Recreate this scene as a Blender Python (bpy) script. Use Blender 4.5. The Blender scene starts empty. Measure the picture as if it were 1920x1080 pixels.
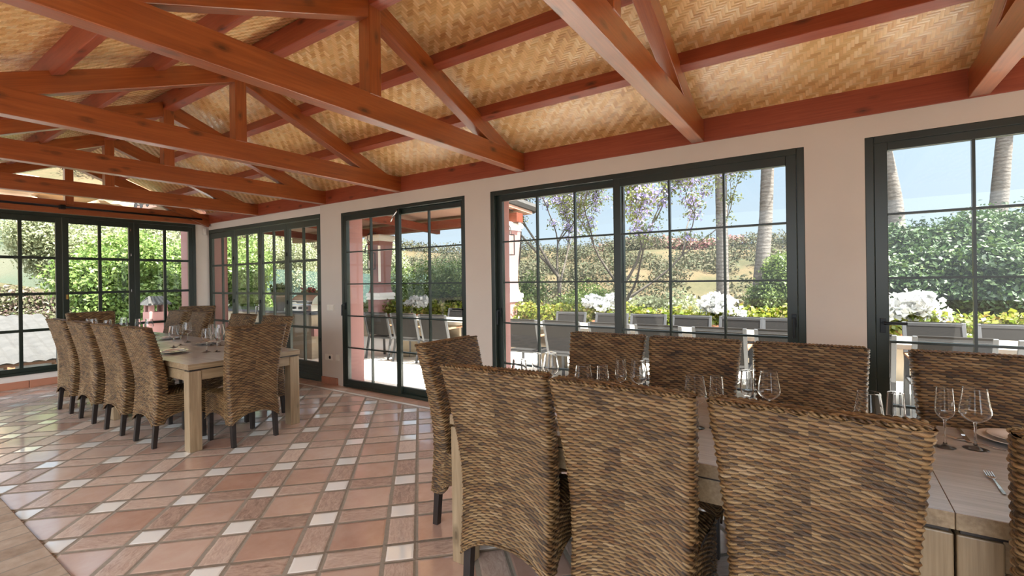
import bpy, bmesh, math, random
import numpy as np
from mathutils import Vector, Matrix, Euler
R=math.radians; PI=math.pi
sc=bpy.context.scene; COL=sc.collection
# ------------------------------------------------------------------ node helpers
class NT:
    def __init__(s,m):
        m.use_nodes=True; s.t=m.node_tree; s.n=s.t.nodes; s.b=s.n.get('Principled BSDF')
    def put(s,sock,v):
        if isinstance(v,bpy.types.NodeSocket): s.t.links.new(v,sock)
        elif v is not None:
            if hasattr(sock.default_value,'__len__') and not hasattr(v,'__len__'): v=(v,)*len(sock.default_value)
            if hasattr(v,'__len__') and len(sock.default_value)==4 and len(v)==3: v=(*v,1)
            sock.default_value=v
    def m(s,op,a,b=None,c=None):
        n=s.n.new('ShaderNodeMath'); n.operation=op
        for i,v in enumerate((a,b,c)): s.put(n.inputs[i],v)
        return n.outputs[0]
    def mix(s,f,a,b,mode='MIX'):
        n=s.n.new('ShaderNodeMix'); n.data_type='RGBA'; n.blend_type=mode
        s.put(n.inputs[0],f); s.put(n.inputs[6],a); s.put(n.inputs[7],b); return n.outputs[2]
    def ramp(s,f,stops,interp='LINEAR'):
        n=s.n.new('ShaderNodeValToRGB'); e=n.color_ramp.elements; n.color_ramp.interpolation=interp
        while len(e)<len(stops): e.new(.5)
        for x,(p,c) in zip(e,stops): x.position=p; x.color=(*c,1) if len(c)==3 else c
        s.put(n.inputs[0],f); return n.outputs[0]
    def co(s,w='Object'): return s.n.new('ShaderNodeTexCoord').outputs[w]
    def map(s,v,loc=(0,0,0),rot=(0,0,0),sc=(1,1,1)):
        n=s.n.new('ShaderNodeMapping'); s.put(n.inputs[0],v); s.put(n.inputs[1],loc); s.put(n.inputs[2],rot); s.put(n.inputs[3],sc); return n.outputs[0]
    def noise(s,v,scale,det=3,rough=.5,out=0,dist=0):
        n=s.n.new('ShaderNodeTexNoise'); s.put(n.inputs['Vector'],v); s.put(n.inputs['Scale'],scale); s.put(n.inputs['Detail'],det)
        s.put(n.inputs['Roughness'],rough); s.put(n.inputs['Distortion'],dist); return n.outputs[out]
    def vor(s,v,scale,out=0,feat='F1'):
        n=s.n.new('ShaderNodeTexVoronoi'); n.feature=feat; s.put(n.inputs['Vector'],v); s.put(n.inputs['Scale'],scale); return n.outputs[out]
    def white(s,v,out='Value'):
        n=s.n.new('ShaderNodeTexWhiteNoise'); n.noise_dimensions='3D'; s.put(n.inputs['Vector'],v); return n.outputs[out]
    def sep(s,v):
        n=s.n.new('ShaderNodeSeparateXYZ'); s.put(n.inputs[0],v); return n.outputs
    def comb(s,x=0,y=0,z=0):
        n=s.n.new('ShaderNodeCombineXYZ')
        for i,v in enumerate((x,y,z)): s.put(n.inputs[i],v)
        return n.outputs[0]
    def bump(s,h,strength=.3,dist=.01):
        n=s.n.new('ShaderNodeBump'); s.put(n.inputs['Height'],h); n.inputs['Strength'].default_value=strength; n.inputs['Distance'].default_value=dist; return n.outputs[0]
    def vm(s,op,a,b=None,scale=None):
        n=s.n.new('ShaderNodeVectorMath'); n.operation=op; s.put(n.inputs[0],a)
        if b is not None: s.put(n.inputs[1],b)
        if scale is not None: s.put(n.inputs['Scale'],scale)
        return n.outputs[0]
    def rnd(s): return s.n.new('ShaderNodeObjectInfo').outputs['Random']
    def isl(s): return s.n.new('ShaderNodeNewGeometry').outputs['Random Per Island']
    def set(s,**k):
        for a,v in k.items(): s.put(s.b.inputs[a.replace('_',' ')],v)
MATS={}
def mat(name):
    m=bpy.data.materials.new(name); MATS[name]=m; return NT(m)
def simple(name,col,rough=.5,metal=0,nvar=.0,nscale=6,bump=0,bscale=60,coat=0):
    t=mat(name); c=col
    if nvar:
        f=t.noise(t.co(),nscale,4); c=t.mix(f,tuple(x*(1-nvar) for x in col),tuple(min(1,x*(1+nvar)) for x in col))
    t.set(Base_Color=c,Roughness=rough,Metallic=metal,Coat_Weight=coat)
    if bump: t.put(t.b.inputs['Normal'],t.bump(t.noise(t.co(),bscale,4),bump,.004))
    return MATS[name]
def wood(name,ca,cb,cc,rough=.45,knots=True,sx=1.0,axis=0,coat=.0,kcol=.35):
    t=mat(name); o=t.vm('ADD',t.co(),t.vm('SCALE',(7.3,3.1,5.7),scale=t.m('MULTIPLY',t.rnd(),5)))
    s=[13*sx]*3; s[axis]=1.1*sx
    v=t.map(o,sc=tuple(s))
    n1=t.noise(v,1.6,5,.6,dist=.6); s2=[60*sx]*3; s2[axis]=2.2*sx
    n2=t.noise(t.map(o,sc=tuple(s2)),1.5,3)
    f=t.m('ADD',t.m('MULTIPLY',n1,.55),t.m('MULTIPLY',n2,.45))
    c=t.ramp(f,[(.3,ca),(.5,cb),(.68,cc)])
    if knots:
        s3=[8.5]*3; s3[axis]=3.6
        d=t.vor(t.map(o,sc=tuple(s3)),1.0)
        k=t.ramp(t.m('ADD',d,t.m('MULTIPLY',t.m('SUBTRACT',n2,.5),.12)),[(.06,(1,1,1)),(.10,(.55,.55,.55)),(.13,(.62,.62,.62)),(.24,(0,0,0))])
        pick=t.ramp(t.noise(t.map(o,sc=(1.3,1.3,1.3)),2.,1),[(.36,(0,0,0)),(.44,(1,1,1))])
        c=t.mix(t.m('MULTIPLY',t.m('MULTIPLY',k,pick),.9),c,tuple(x*kcol for x in ca))
    t.set(Base_Color=c,Roughness=rough,Coat_Weight=coat,Coat_Roughness=.32)
    t.put(t.b.inputs['Normal'],t.bump(n2,.12,.004))
    return MATS[name]
def glassy(name,tint=(.97,.985,.98),ior=1.5,rough=0.0):
    t=mat(name); t.n.remove(t.b)
    tr=t.n.new('ShaderNodeBsdfTransparent'); tr.inputs[0].default_value=(*tint,1)
    gl=t.n.new('ShaderNodeBsdfGlossy'); gl.inputs['Roughness'].default_value=rough
    fr=t.n.new('ShaderNodeFresnel'); bf=t.n.new('ShaderNodeNewGeometry').outputs['Backfacing']; t.put(fr.inputs[0],t.m('ADD',t.m('MULTIPLY',bf,1/ior-ior),ior))
    mx=t.n.new('ShaderNodeMixShader'); t.put(mx.inputs[0],t.m('MULTIPLY',fr.outputs[0],1.0)); t.t.links.new(tr.outputs[0],mx.inputs[1]); t.t.links.new(gl.outputs[0],mx.inputs[2])
    t.t.links.new(mx.outputs[0],t.n['Material Output'].inputs[0]); return MATS[name]
def leafmat(name,cols,trans=.35,rough=.45,dk=.40):
    t=mat(name); st=[(i/(len(cols)-1) if len(cols)>1 else 0,tuple(q*dk for q in c)) for i,c in enumerate(cols)]
    c=t.ramp(t.isl(),st); t.set(Base_Color=c,Roughness=rough)
    tl=t.n.new('ShaderNodeBsdfTranslucent'); t.put(tl.inputs[0],t.mix(.5,c,(.35,.45,.05),'MIX') if False else c)
    mx=t.n.new('ShaderNodeMixShader'); mx.inputs[0].default_value=trans
    t.t.links.new(t.b.outputs[0],mx.inputs[1]); t.t.links.new(tl.outputs[0],mx.inputs[2]); t.t.links.new(mx.outputs[0],t.n['Material Output'].inputs[0])
    return MATS[name]
# ------------------------------------------------------------------ materials
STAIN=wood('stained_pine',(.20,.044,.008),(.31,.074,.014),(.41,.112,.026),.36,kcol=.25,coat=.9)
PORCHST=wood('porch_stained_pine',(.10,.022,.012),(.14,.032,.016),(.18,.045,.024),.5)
STAINR=wood('red_stained_pine',(.22,.042,.018),(.30,.062,.026),(.37,.09,.04),.42,kcol=.25)
ACACIA=wood('limed_acacia',(.20,.135,.075),(.30,.215,.125),(.41,.31,.195),.33,knots=True,kcol=.5,coat=.15)
TOPW=wood('limed_tabletop',(.33,.325,.32),(.46,.455,.45),(.58,.575,.57),.25,knots=False,coat=.7,axis=1)
DARKLEG=simple('dark_leg_wood',(.018,.012,.010),.4,nvar=.3)
PLASTER=simple('cream_plaster',(.67,.615,.55),.85,nvar=.07,nscale=2.2,bump=.35,bscale=28)
WHITEPL=simple('pale_plaster',(.78,.73,.68),.85,nvar=.05,nscale=3,bump=.2,bscale=30)
PINK=simple('pink_render',(.31,.155,.14),.85,nvar=.06,nscale=3,bump=.2,bscale=40)
WHITETRIM=simple('white_render',(.82,.80,.76),.8,bump=.1)
FRAME=simple('dark_green_lacquer',(.018,.027,.021),.30,nvar=.12,nscale=3)
FRAMEG=simple('grey_green_lacquer',(.040,.052,.040),.38,nvar=.12,nscale=3)
HANDLE=simple('black_handle_metal',(.02,.022,.024),.3,.6)
BRASS=simple('brass_metal',(.55,.36,.12),.35,.9)
CHROME=simple('polished_steel',(.75,.75,.76),.16,1)
ALU=simple('brushed_aluminium',(.075,.075,.078),.45,.3)
SLING=simple('grey_sling_fabric',(.022,.020,.019),.8,nvar=.1,nscale=40,bump=.3,bscale=300); SLING.node_tree.nodes['Principled BSDF'].inputs['Specular IOR Level'].default_value=.12
TEAK=simple('teak_armrest',(.30,.15,.08),.5,nvar=.2,nscale=12)
CERAMIC=simple('white_ceramic',(.80,.77,.74),.12,coat=.4)
PLASTIC=simple('ivory_plastic',(.80,.76,.67),.35)
WHITEPLASTIC=simple('white_plastic',(.85,.83,.80),.4)
IRON=simple('wrought_iron',(.02,.018,.016),.5,.5)
PANE=glassy('window_pane',(.965,.985,.975),1.33)
tg=mat('solid_crystal'); tg.set(Base_Color=(1,1,1),Roughness=0.0,IOR=1.42,Transmission_Weight=1.0); CRYSTAL=MATS['solid_crystal']
TERRACE=simple('pale_terrace_stone',(.80,.76,.70),.7,nvar=.10,nscale=1.5,bump=.2,bscale=40)
SANDST=simple('sandstone_block',(.30,.24,.17),.85,nvar=.18,nscale=5,bump=.4,bscale=20)
TABLESTONE=simple('cream_stone_slab',(.33,.295,.24),.5,nvar=.08,nscale=4)
COUNTER=simple('dark_granite',(.05,.055,.065),.2,nvar=.3,nscale=40)
TERRA=simple('terracotta_clay',(.46,.20,.12),.75,nvar=.2,nscale=4,bump=.3,bscale=30)
BARK=simple('grey_brown_bark',(.075,.060,.048),.9,nvar=.35,nscale=14,bump=.6,bscale=25)
def palmbark():
    t=mat('ringed_palm_bark'); o=t.co(); z=t.sep(o)[2]
    w=t.m('SINE',t.m('ADD',t.m('MULTIPLY',z,55),t.m('MULTIPLY',t.noise(o,6,3),9)))
    f=t.noise(t.map(o,sc=(3,3,14)),2.2,5,.7)
    c=t.ramp(t.m('ADD',t.m('MULTIPLY',f,.8),t.m('MULTIPLY',w,.05)),[(.28,(.085,.07,.06)),(.5,(.15,.13,.115)),(.68,(.21,.19,.17))])
    t.set(Base_Color=c,Roughness=.9); t.put(t.b.inputs['Normal'],t.bump(t.m('ADD',t.m('MULTIPLY',w,.4),t.m('MULTIPLY',f,2)),.4,.015)); return MATS['ringed_palm_bark']
PALM=palmbark()
NET=glassy('green_netting',(.55,.80,.74),1.1)
def netmat():
    t=NT(NET); t.n.clear(); out=t.n.new('ShaderNodeOutputMaterial'); tr=t.n.new('ShaderNodeBsdfTransparent'); df=t.n.new('ShaderNodeBsdfDiffuse'); df.inputs[0].default_value=(.085,.135,.12,1)
    mx=t.n.new('ShaderNodeMixShader'); mx.inputs[0].default_value=.5; t.t.links.new(tr.outputs[0],mx.inputs[1]); t.t.links.new(df.outputs[0],mx.inputs[2]); t.t.links.new(mx.outputs[0],out.inputs[0])
netmat()
L_IVY=leafmat('ivy_leaves',[(.16,.25,.02),(.36,.42,.03),(.50,.52,.06),(.22,.34,.03),(.62,.60,.14),(.42,.26,.07)],.45,dk=.42)
L_FIG=leafmat('fig_leaves',[(.13,.24,.04),(.28,.42,.09),(.38,.52,.14),(.20,.34,.07),(.48,.58,.20)],.45,dk=.52)
L_DARK=leafmat('dark_leaves',[(.03,.075,.02),(.07,.15,.04),(.12,.22,.055),(.05,.11,.03),(.22,.33,.08)],.3,.5)
L_OLIVE=leafmat('olive_leaves',[(.17,.20,.10),(.28,.30,.17),(.36,.37,.22),(.22,.25,.13)],.35,dk=1.0)
L_SHRUB=leafmat('shrub_leaves',[(.14,.24,.04),(.28,.40,.09),(.38,.48,.14),(.22,.32,.07)],.4)
L_JAC=leafmat('feathery_leaves',[(.22,.27,.06),(.36,.40,.12),(.28,.33,.09),(.44,.46,.18)],.4)
L_PURP=leafmat('lilac_blossom',[(.30,.25,.55),(.42,.36,.68),(.50,.45,.74)],.3,dk=.8)
L_WHITE=leafmat('white_petals',[(.86,.86,.84),(.92,.92,.90)],.3,dk=.62)
L_PINKF=leafmat('pink_blossom',[(.22,.28,.09),(.62,.36,.34),(.28,.32,.13),(.30,.34,.15),(.60,.42,.38),(.26,.32,.12)],.3,dk=.3)
L_RED=leafmat('red_blossom',[(.75,.08,.08),(.85,.2,.2)],.3)
L_SCRUB=leafmat('dry_scrub_leaves',[(.14,.17,.07),(.26,.26,.13),(.32,.25,.14),(.18,.22,.10)],.25,.9,dk=.25)
def weave():
    t=mat('woven_banana_leaf'); uv=t.co('UV'); s=t.sep(uv); row=t.m('FLOOR',s[1])
    x=t.m('ADD',t.m('MULTIPLY',s[0],.5),t.m('MULTIPLY',t.m('MODULO',row,2),.5)); ci=t.m('FLOOR',x)
    r=t.m('MULTIPLY',t.rnd(),37.0)
    a=t.white(t.comb(ci,row,r))
    # strands keep one tone over long runs; patches of dark fibre
    b=t.noise(t.map(uv,sc=(.05,.45,1)),1.6,3,.6); g=t.noise(t.map(t.vm('ADD',uv,t.comb(r,r,0)),sc=(.10,.035,1)),1.3,3)
    f=t.m('ADD',t.m('ADD',t.m('MULTIPLY',a,.30),t.m('MULTIPLY',b,.40)),t.m('MULTIPLY',g,.42))
    c=t.ramp(f,[(.26,(.026,.014,.008)),(.40,(.085,.047,.021)),(.54,(.19,.112,.045)),(.70,(.30,.195,.09)),(.90,(.46,.35,.22))])
    hue=t.white(t.comb(ci,row,t.m('ADD',r,9)))
    c=t.mix(t.ramp(hue,[(.5,(0,0,0)),(1,(.36,.36,.36))]),c,(.26,.115,.038),'MIX')
    # fibre: slanted fine lines along the twisted strand
    fx=t.m('FRACT',x); fy=t.m('FRACT',s[1])
    fib=t.m('SINE',t.m('MULTIPLY',t.m('ADD',fy,t.m('MULTIPLY',fx,1.3)),26))
    fl=t.m('SUBTRACT',fx,.5); lens=t.m('SUBTRACT',.53,t.m('MULTIPLY',t.m('MULTIPLY',fl,fl),1.1)); gap=t.m('DIVIDE',t.m('ABSOLUTE',t.m('ADD',t.m('SUBTRACT',fy,.5),t.m('MULTIPLY',fl,.28))),lens); shade=t.ramp(gap,[(.45,(1,1,1)),(.8,(.5,.46,.43)),(1.0,(.19,.155,.12))])
    c=t.mix(1,c,shade,'MULTIPLY')  # shade in the gaps between strands, painted into the colour
    t.set(Base_Color=c,Roughness=.42,Specular_IOR_Level=.45)
    t.put(t.b.inputs['Normal'],t.bump(t.m('ADD',fib,t.noise(t.map(uv,sc=(3,6,1)),3,2)),.35,.0012))
    return MATS['woven_banana_leaf']
WEAVE=weave()
def bamboo():
    t=mat('woven_bamboo_mat'); uv=t.co('UV'); S=.020
    q=t.vm('SCALE',t.vm('ADD',uv,t.vm('SCALE',t.noise(uv,1.2,2,out=1),scale=.02)),scale=1/S); s=t.sep(q); i=t.m('FLOOR',s[0]); j=t.m('FLOOR',s[1])
    d=t.m('SUBTRACT',i,j); mm=t.m('FLOORED_MODULO',d,6) if True else None
    vert=t.m('LESS_THAN',mm,3)
    k1=t.m('FLOOR',t.m('DIVIDE',d,6)); k2=t.m('FLOOR',t.m('DIVIDE',t.m('SUBTRACT',d,3),6))
    idv=t.comb(i,t.m('ADD',k1,.37),1.5); idh=t.comb(t.m('ADD',k2,.71),j,7.5)
    n=t.n.new('ShaderNodeMix'); n.data_type='VECTOR'; t.put(n.inputs[0],vert); t.put(n.inputs[4],idh); t.put(n.inputs[5],idv)
    w=t.white(n.outputs[1])
    big=t.noise(uv,.9,3)
    f=t.m('ADD',t.m('MULTIPLY',w,.75),t.m('MULTIPLY',big,.5))
    c=t.ramp(f,[(.15,(.52,.265,.09)),(.42,(.74,.44,.17)),(.75,(.83,.54,.24)),(1.0,(.89,.66,.36))])
    c=t.mix(t.m('MULTIPLY',t.m('SUBTRACT',1,vert),.18),c,(.36,.18,.07))
    fx=t.m('FRACT',s[0]); fy=t.m('FRACT',s[1])
    across=t.m('ADD',t.m('MULTIPLY',vert,fx),t.m('MULTIPLY',t.m('SUBTRACT',1,vert),fy))
    e=t.m('ABSOLUTE',t.m('SUBTRACT',across,.5)); edge=t.ramp(e,[(.43,(1,1,1)),(.5,(.68,.60,.52))])
    c=t.mix(1,c,edge,'MULTIPLY')
    t.set(Base_Color=c,Roughness=t.m('ADD',.26,t.m('MULTIPLY',vert,.2)),Specular_IOR_Level=.6,Coat_Weight=.22,Coat_Roughness=.25)
    t.put(t.b.inputs['Normal'],t.bump(t.m('SUBTRACT',t.m('MULTIPLY',vert,.3),e),.35,.004)); return MATS['woven_bamboo_mat']
BAMBOO=bamboo()
def floormat():
    t=mat('hopscotch_terracotta_tiles'); o=t.co(); P=.474; L=.284; S=.144; G=.023
    wob=t.vm('SCALE',t.vm('SUBTRACT',t.noise(o,9,3,out=1),(.5,.5,.5)),scale=.008)
    ow=t.sep(t.vm('ADD',o,wob)); U_=t.m('MULTIPLY',t.m('ADD',ow[0],ow[1]),.70711); V_=t.m('MULTIPLY',t.m('SUBTRACT',ow[1],ow[0]),.70711); a=(t.m('SUBTRACT',U_,2.698-.474*20),t.m('SUBTRACT',V_,.690-.474*20))
    def axis(v):
        q=t.m('DIVIDE',v,P); i=t.m('FLOOR',q); x=t.m('MULTIPLY',t.m('FRACT',q),P)
        big=t.m('LESS_THAN',x,L+G*.5)
        # distance to nearest joint edge
        d1=t.m('MINIMUM',x,t.m('SUBTRACT',L,x)); x2=t.m('SUBTRACT',x,L+G); d2=t.m('MINIMUM',x2,t.m('SUBTRACT',S,x2))
        d=t.m('ADD',t.m('MULTIPLY',big,d1),t.m('MULTIPLY',t.m('SUBTRACT',1,big),d2)); return i,big,d
    iu,bu,du=axis(a[0]); iv,bv,dv=axis(a[1]); d=t.m('MINIMUM',du,dv)
    big=t.m('MULTIPLY',bu,bv); small=t.m('MULTIPLY',t.m('SUBTRACT',1,bu),t.m('SUBTRACT',1,bv)); rect=t.m('SUBTRACT',1,t.m('ADD',big,small))
    idv=t.comb(t.m('ADD',iu,t.m('MULTIPLY',bu,.5)),t.m('ADD',iv,t.m('MULTIPLY',bv,.5)),0); rn=t.white(idv); rn2=t.white(t.vm('ADD',idv,(3.3,1.7,9)))
    cl=t.noise(o,5.5,5,.65); fine=t.noise(o,38,4,.6)
    cb=t.ramp(t.m('ADD',t.m('MULTIPLY',rn,.5),t.m('MULTIPLY',cl,.55)),[(.2,(.47,.275,.205)),(.5,(.60,.41,.325)),(.8,(.68,.53,.45))])
    # brick faces with streaks along their length
    st1=t.noise(t.comb(t.m('MULTIPLY',U_,16),t.m('MULTIPLY',V_,48),t.m('MULTIPLY',rn,31)),1,5,.68,dist=1.1); st2=t.noise(t.comb(t.m('MULTIPLY',U_,48),t.m('MULTIPLY',V_,16),t.m('MULTIPLY',rn,31)),1,5,.68,dist=1.1)
    st=t.m('ADD',t.m('MULTIPLY',bu,st1),t.m('MULTIPLY',t.m('SUBTRACT',1,bu),st2))
    cr=t.ramp(t.m('ADD',t.m('MULTIPLY',rn,.30),t.m('MULTIPLY',st,.75)),[(.28,(.27,.18,.14)),(.46,(.49,.35,.28)),(.70,(.68,.55,.46))])
    cw=t.mix(rn,(.92,.92,.90),(.95,.93,.87))
    c=t.mix(big,t.mix(small,cr,cw),cb)
    grout=t.ramp(t.m('ADD',d,t.m('MULTIPLY',t.m('SUBTRACT',fine,.5),.004)),[(0,(1,1,1)),(.0022,(0,0,0))]); gm=t.m('GREATER_THAN',.0012,d)
    gcol=t.mix(fine,(.20,.165,.125),(.36,.30,.24))
    # border along the window wall: terracotta row, narrow white strip
    X=t.sep(o)[0]; Y=t.sep(o)[1]
    bord=t.m('GREATER_THAN',X,3.885); strip=t.m('MULTIPLY',t.m('GREATER_THAN',X,3.915),t.m('LESS_THAN',X,3.962))
    row=t.m('MULTIPLY',t.m('FLOOR',t.m('DIVIDE',Y,.30)),1.0); jr=t.m('ABSOLUTE',t.m('SUBTRACT',t.m('FRACT',t.m('DIVIDE',Y,.30)),.5)); joint=t.m('GREATER_THAN',jr,.482)
    bc=t.ramp(t.m('ADD',t.m('MULTIPLY',t.white(t.comb(row,3,1)),.5),t.m('MULTIPLY',cl,.5)),[(.2,(.46,.26,.18)),(.8,(.62,.42,.32))])
    bc=t.mix(joint,bc,gcol); bc=t.mix(strip,bc,(.82,.80,.76))
    ej=t.m('ADD',t.m('LESS_THAN',t.m('ABSOLUTE',t.m('SUBTRACT',X,3.90)),.012),t.m('LESS_THAN',t.m('ABSOLUTE',t.m('SUBTRACT',X,3.968)),.005))
    bc=t.mix(t.m('MINIMUM',ej,1),bc,gcol)
    c=t.mix(gm,c,gcol); c=t.mix(bord,c,bc)
    rg=t.m('ADD',t.m('ADD',t.m('MULTIPLY',small,.06),t.m('MULTIPLY',big,t.m('ADD',.11,t.m('MULTIPLY',cl,.22)))),t.m('MULTIPLY',rect,t.m('ADD',.34,t.m('MULTIPLY',st,.3))))
    gb=t.m('MULTIPLY',gm,t.m('SUBTRACT',1,bord)); rg=t.m('MAXIMUM',rg,t.m('MULTIPLY',gb,.8)); rg=t.m('MAXIMUM',rg,t.m('MULTIPLY',bord,.42))
    t.set(Base_Color=c,Roughness=rg,Specular_IOR_Level=.6,Coat_Weight=t.m('MULTIPLY',t.m('SUBTRACT',1,t.m('MAXIMUM',gb,t.m('MULTIPLY',rect,.5))),.8),Coat_Roughness=.10,Coat_IOR=1.6)
    hb=t.m('ADD',t.m('MINIMUM',t.m('MULTIPLY',d,90),1.0),t.m('ADD',t.m('MULTIPLY',t.m('MULTIPLY',rect,st),.9),t.m('MULTIPLY',t.m('MULTIPLY',cl,.35),t.m('SUBTRACT',1,small))))
    t.put(t.b.inputs['Normal'],t.bump(t.m('MULTIPLY',hb,t.m('SUBTRACT',1,bord)),.35,.006)); return MATS['hopscotch_terracotta_tiles']
FLOOR=floormat()
def brickedge():
    t=mat('worn_brick_edging'); o=t.co(); s=t.sep(o); q=t.m('DIVIDE',s[1],.145); row=t.m('FLOOR',q); d=t.m('ABSOLUTE',t.m('SUBTRACT',t.m('FRACT',t.m('ADD',q,t.m('MULTIPLY',t.noise(o,8,2),.1))),.5))
    n=t.noise(o,14,5,.6); c=t.ramp(t.m('ADD',t.m('MULTIPLY',t.white(t.comb(row,1,1)),.35),t.m('MULTIPLY',n,.7)),[(.25,(.24,.17,.12)),(.5,(.36,.27,.20)),(.8,(.46,.37,.29))])
    c=t.mix(t.ramp(d,[(.44,(0,0,0)),(.48,(1,1,1))]),c,(.25,.21,.17)); t.set(Base_Color=c,Roughness=.75)
    t.put(t.b.inputs['Normal'],t.bump(t.m('SUBTRACT',n,t.m('MULTIPLY',d,1)),.4,.006)); return MATS['worn_brick_edging']
BRICKEDGE=brickedge()
def hillmat():
    t=mat('dry_hillside'); o=t.co(); a=t.noise(o,.16,5,.6); b=t.noise(o,1.2,4,.6)
    c=t.ramp(a,[(.36,(.040,.038,.020)),(.47,(.058,.050,.027)),(.56,(.085,.060,.034)),(.7,(.11,.077,.046))]); c=t.mix(t.m('MULTIPLY',b,.5),c,(.05,.046,.024)); t.set(Base_Color=c,Roughness=.95,Specular_IOR_Level=.1)
    t.put(t.b.inputs['Normal'],t.bump(b,.5,.3)); return MATS['dry_hillside']
HILL=hillmat()
ROCK=simple('ochre_rock',(.55,.38,.25),.9,nvar=.35,nscale=1.2,bump=.8,bscale=2.5)
ROOFT=simple('weathered_roof_tile',(.046,.043,.041),.9,nvar=.45,nscale=5,bump=.5,bscale=25)
# ------------------------------------------------------------------ mesh helpers
def tag(o,label,cat,group=None,kind=None):
    if label: o['label']=label
    if cat: o['category']=cat
    if group: o['group']=group
    if kind: o['kind']=kind
    return o
def empty(name,loc=(0,0,0),rz=0,label=None,cat=None,group=None,kind=None):
    o=bpy.data.objects.new(name,None); COL.objects.link(o); o.location=loc; o.rotation_euler=(0,0,rz); o.empty_display_size=.1
    return tag(o,label,cat,group,kind)
def mkobj(name,me,m,parent=None,smooth=False,bevel=0,matrix=None):
    me.materials.append(m); o=bpy.data.objects.new(name,me); COL.objects.link(o)
    if parent: o.parent=parent
    if matrix is not None: o.matrix_local=matrix
    if smooth: me.polygons.foreach_set('use_smooth',[True]*len(me.polygons))
    if bevel:
        b=o.modifiers.new('bevel','BEVEL'); b.width=bevel; b.segments=2; b.limit_method='ANGLE'
    return o
class MB:
    def __init__(s): s.v=[]; s.f=[]
    def add(s,vs,fs):
        k=len(s.v); s.v+=[tuple(v) for v in vs]; s.f+=[tuple(i+k for i in f) for f in fs]; return s
    def box(s,x0,x1,y0,y1,z0,z1):
        return s.add([(x0,y0,z0),(x1,y0,z0),(x1,y1,z0),(x0,y1,z0),(x0,y0,z1),(x1,y0,z1),(x1,y1,z1),(x0,y1,z1)],
          [(0,3,2,1),(4,5,6,7),(0,1,5,4),(1,2,6,5),(2,3,7,6),(3,0,4,7)])
    def bar(s,p0,p1,w,h,up=(0,0,1)):
        p0=Vector(p0);p1=Vector(p1);d=(p1-p0).normalized();u=Vector(up);a=d.cross(u)
        if a.length<1e-4: a=d.cross(Vector((1,0,0)))
        a.normalize();u=a.cross(d);a*=w/2;u*=h/2
        vs=[p0-a-u,p0+a-u,p0+a+u,p0-a+u,p1-a-u,p1+a-u,p1+a+u,p1-a+u]
        return s.add(vs,[(0,1,2,3),(7,6,5,4),(0,4,5,1),(1,5,6,2),(2,6,7,3),(3,7,4,0)])
    def tube(s,pts,rad,n=8,cap=True):
        pts=[Vector(p) for p in pts]; rs=rad if hasattr(rad,'__len__') else [rad]*len(pts); k=len(s.v); prev=None
        for i,p in enumerate(pts):
            d=(pts[min(i+1,len(pts)-1)]-pts[max(i-1,0)]).normalized()
            if prev is None:
                a=d.cross(Vector((0,0,1)));
                if a.length<1e-3: a=d.cross(Vector((1,0,0)))
            else: a=prev-d*prev.dot(d)
            a.normalize(); prev=a; b=d.cross(a)
            for j in range(n):
                t=2*PI*j/n; s.v.append(tuple(p+(a*math.cos(t)+b*math.sin(t))*rs[i]))
        for i in range(len(pts)-1):
            for j in range(n):
                a0=k+i*n+j; a1=k+i*n+(j+1)%n; s.f.append((a0,a1,a1+n,a0+n))
        if cap: s.f.append(tuple(k+j for j in range(n))[::-1]); s.f.append(tuple(k+(len(pts)-1)*n+j for j in range(n)))
        return s
    def lathe(s,prof,n=32,c=(0,0,0)):
        k=len(s.v)
        for r,z in prof:
            for j in range(n):
                t=2*PI*j/n; s.v.append((c[0]+r*math.cos(t),c[1]+r*math.sin(t),c[2]+z))
        for i in range(len(prof)-1):
            for j in range(n):
                a0=k+i*n+j;a1=k+i*n+(j+1)%n; s.f.append((a0,a1,a1+n,a0+n))
        return s
    def mesh(s,name):
        me=bpy.data.meshes.new(name); me.from_pydata(s.v,[],s.f); me.update(); return me
    def build(s,name,m,parent=None,**k): return mkobj(name,s.mesh(name),m,parent,**k)
def children(o): return [c for c in COL.objects if c.parent==o]
KIDS={}
def copy_tree(o,parent=None):
    c=o.copy(); COL.objects.link(c)
    if parent: c.parent=parent
    for ch in list(o.children): copy_tree(ch,c)
    return c
def place(proto,used,loc,rz,label,group=None):
    o=proto if not used[0] else copy_tree(proto); used[0]=True
    o.location=loc; o.rotation_euler=(0,0,rz); o['label']=label
    if group: o['group']=group
    return o
def beam(name,p0,p1,w,h,m,parent=None,up=(0,0,1),bevel=.005):
    """box beam with its grain along local x; p0,p1 on the centre line"""
    p0=Vector(p0);p1=Vector(p1);d=(p1-p0);L=d.length;d.normalize();u=Vector(up)
    if abs(d.dot(u))>.99: u=Vector((0,1,0))
    a=u.cross(d).normalized(); u=d.cross(a)
    me=MB().box(0,L,-w/2,w/2,-h/2,h/2).mesh(name)
    M=Matrix(((d.x,a.x,u.x,p0.x),(d.y,a.y,u.y,p0.y),(d.z,a.z,u.z,p0.z),(0,0,0,1)))
    return mkobj(name,me,m,parent,bevel=bevel,matrix=M)
SUN_E=12.0; SKY_S=.58; SKY_GLOW=3.0; SKY_FILL=3.6; ROLL=.78; EXPO=1.45
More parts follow.
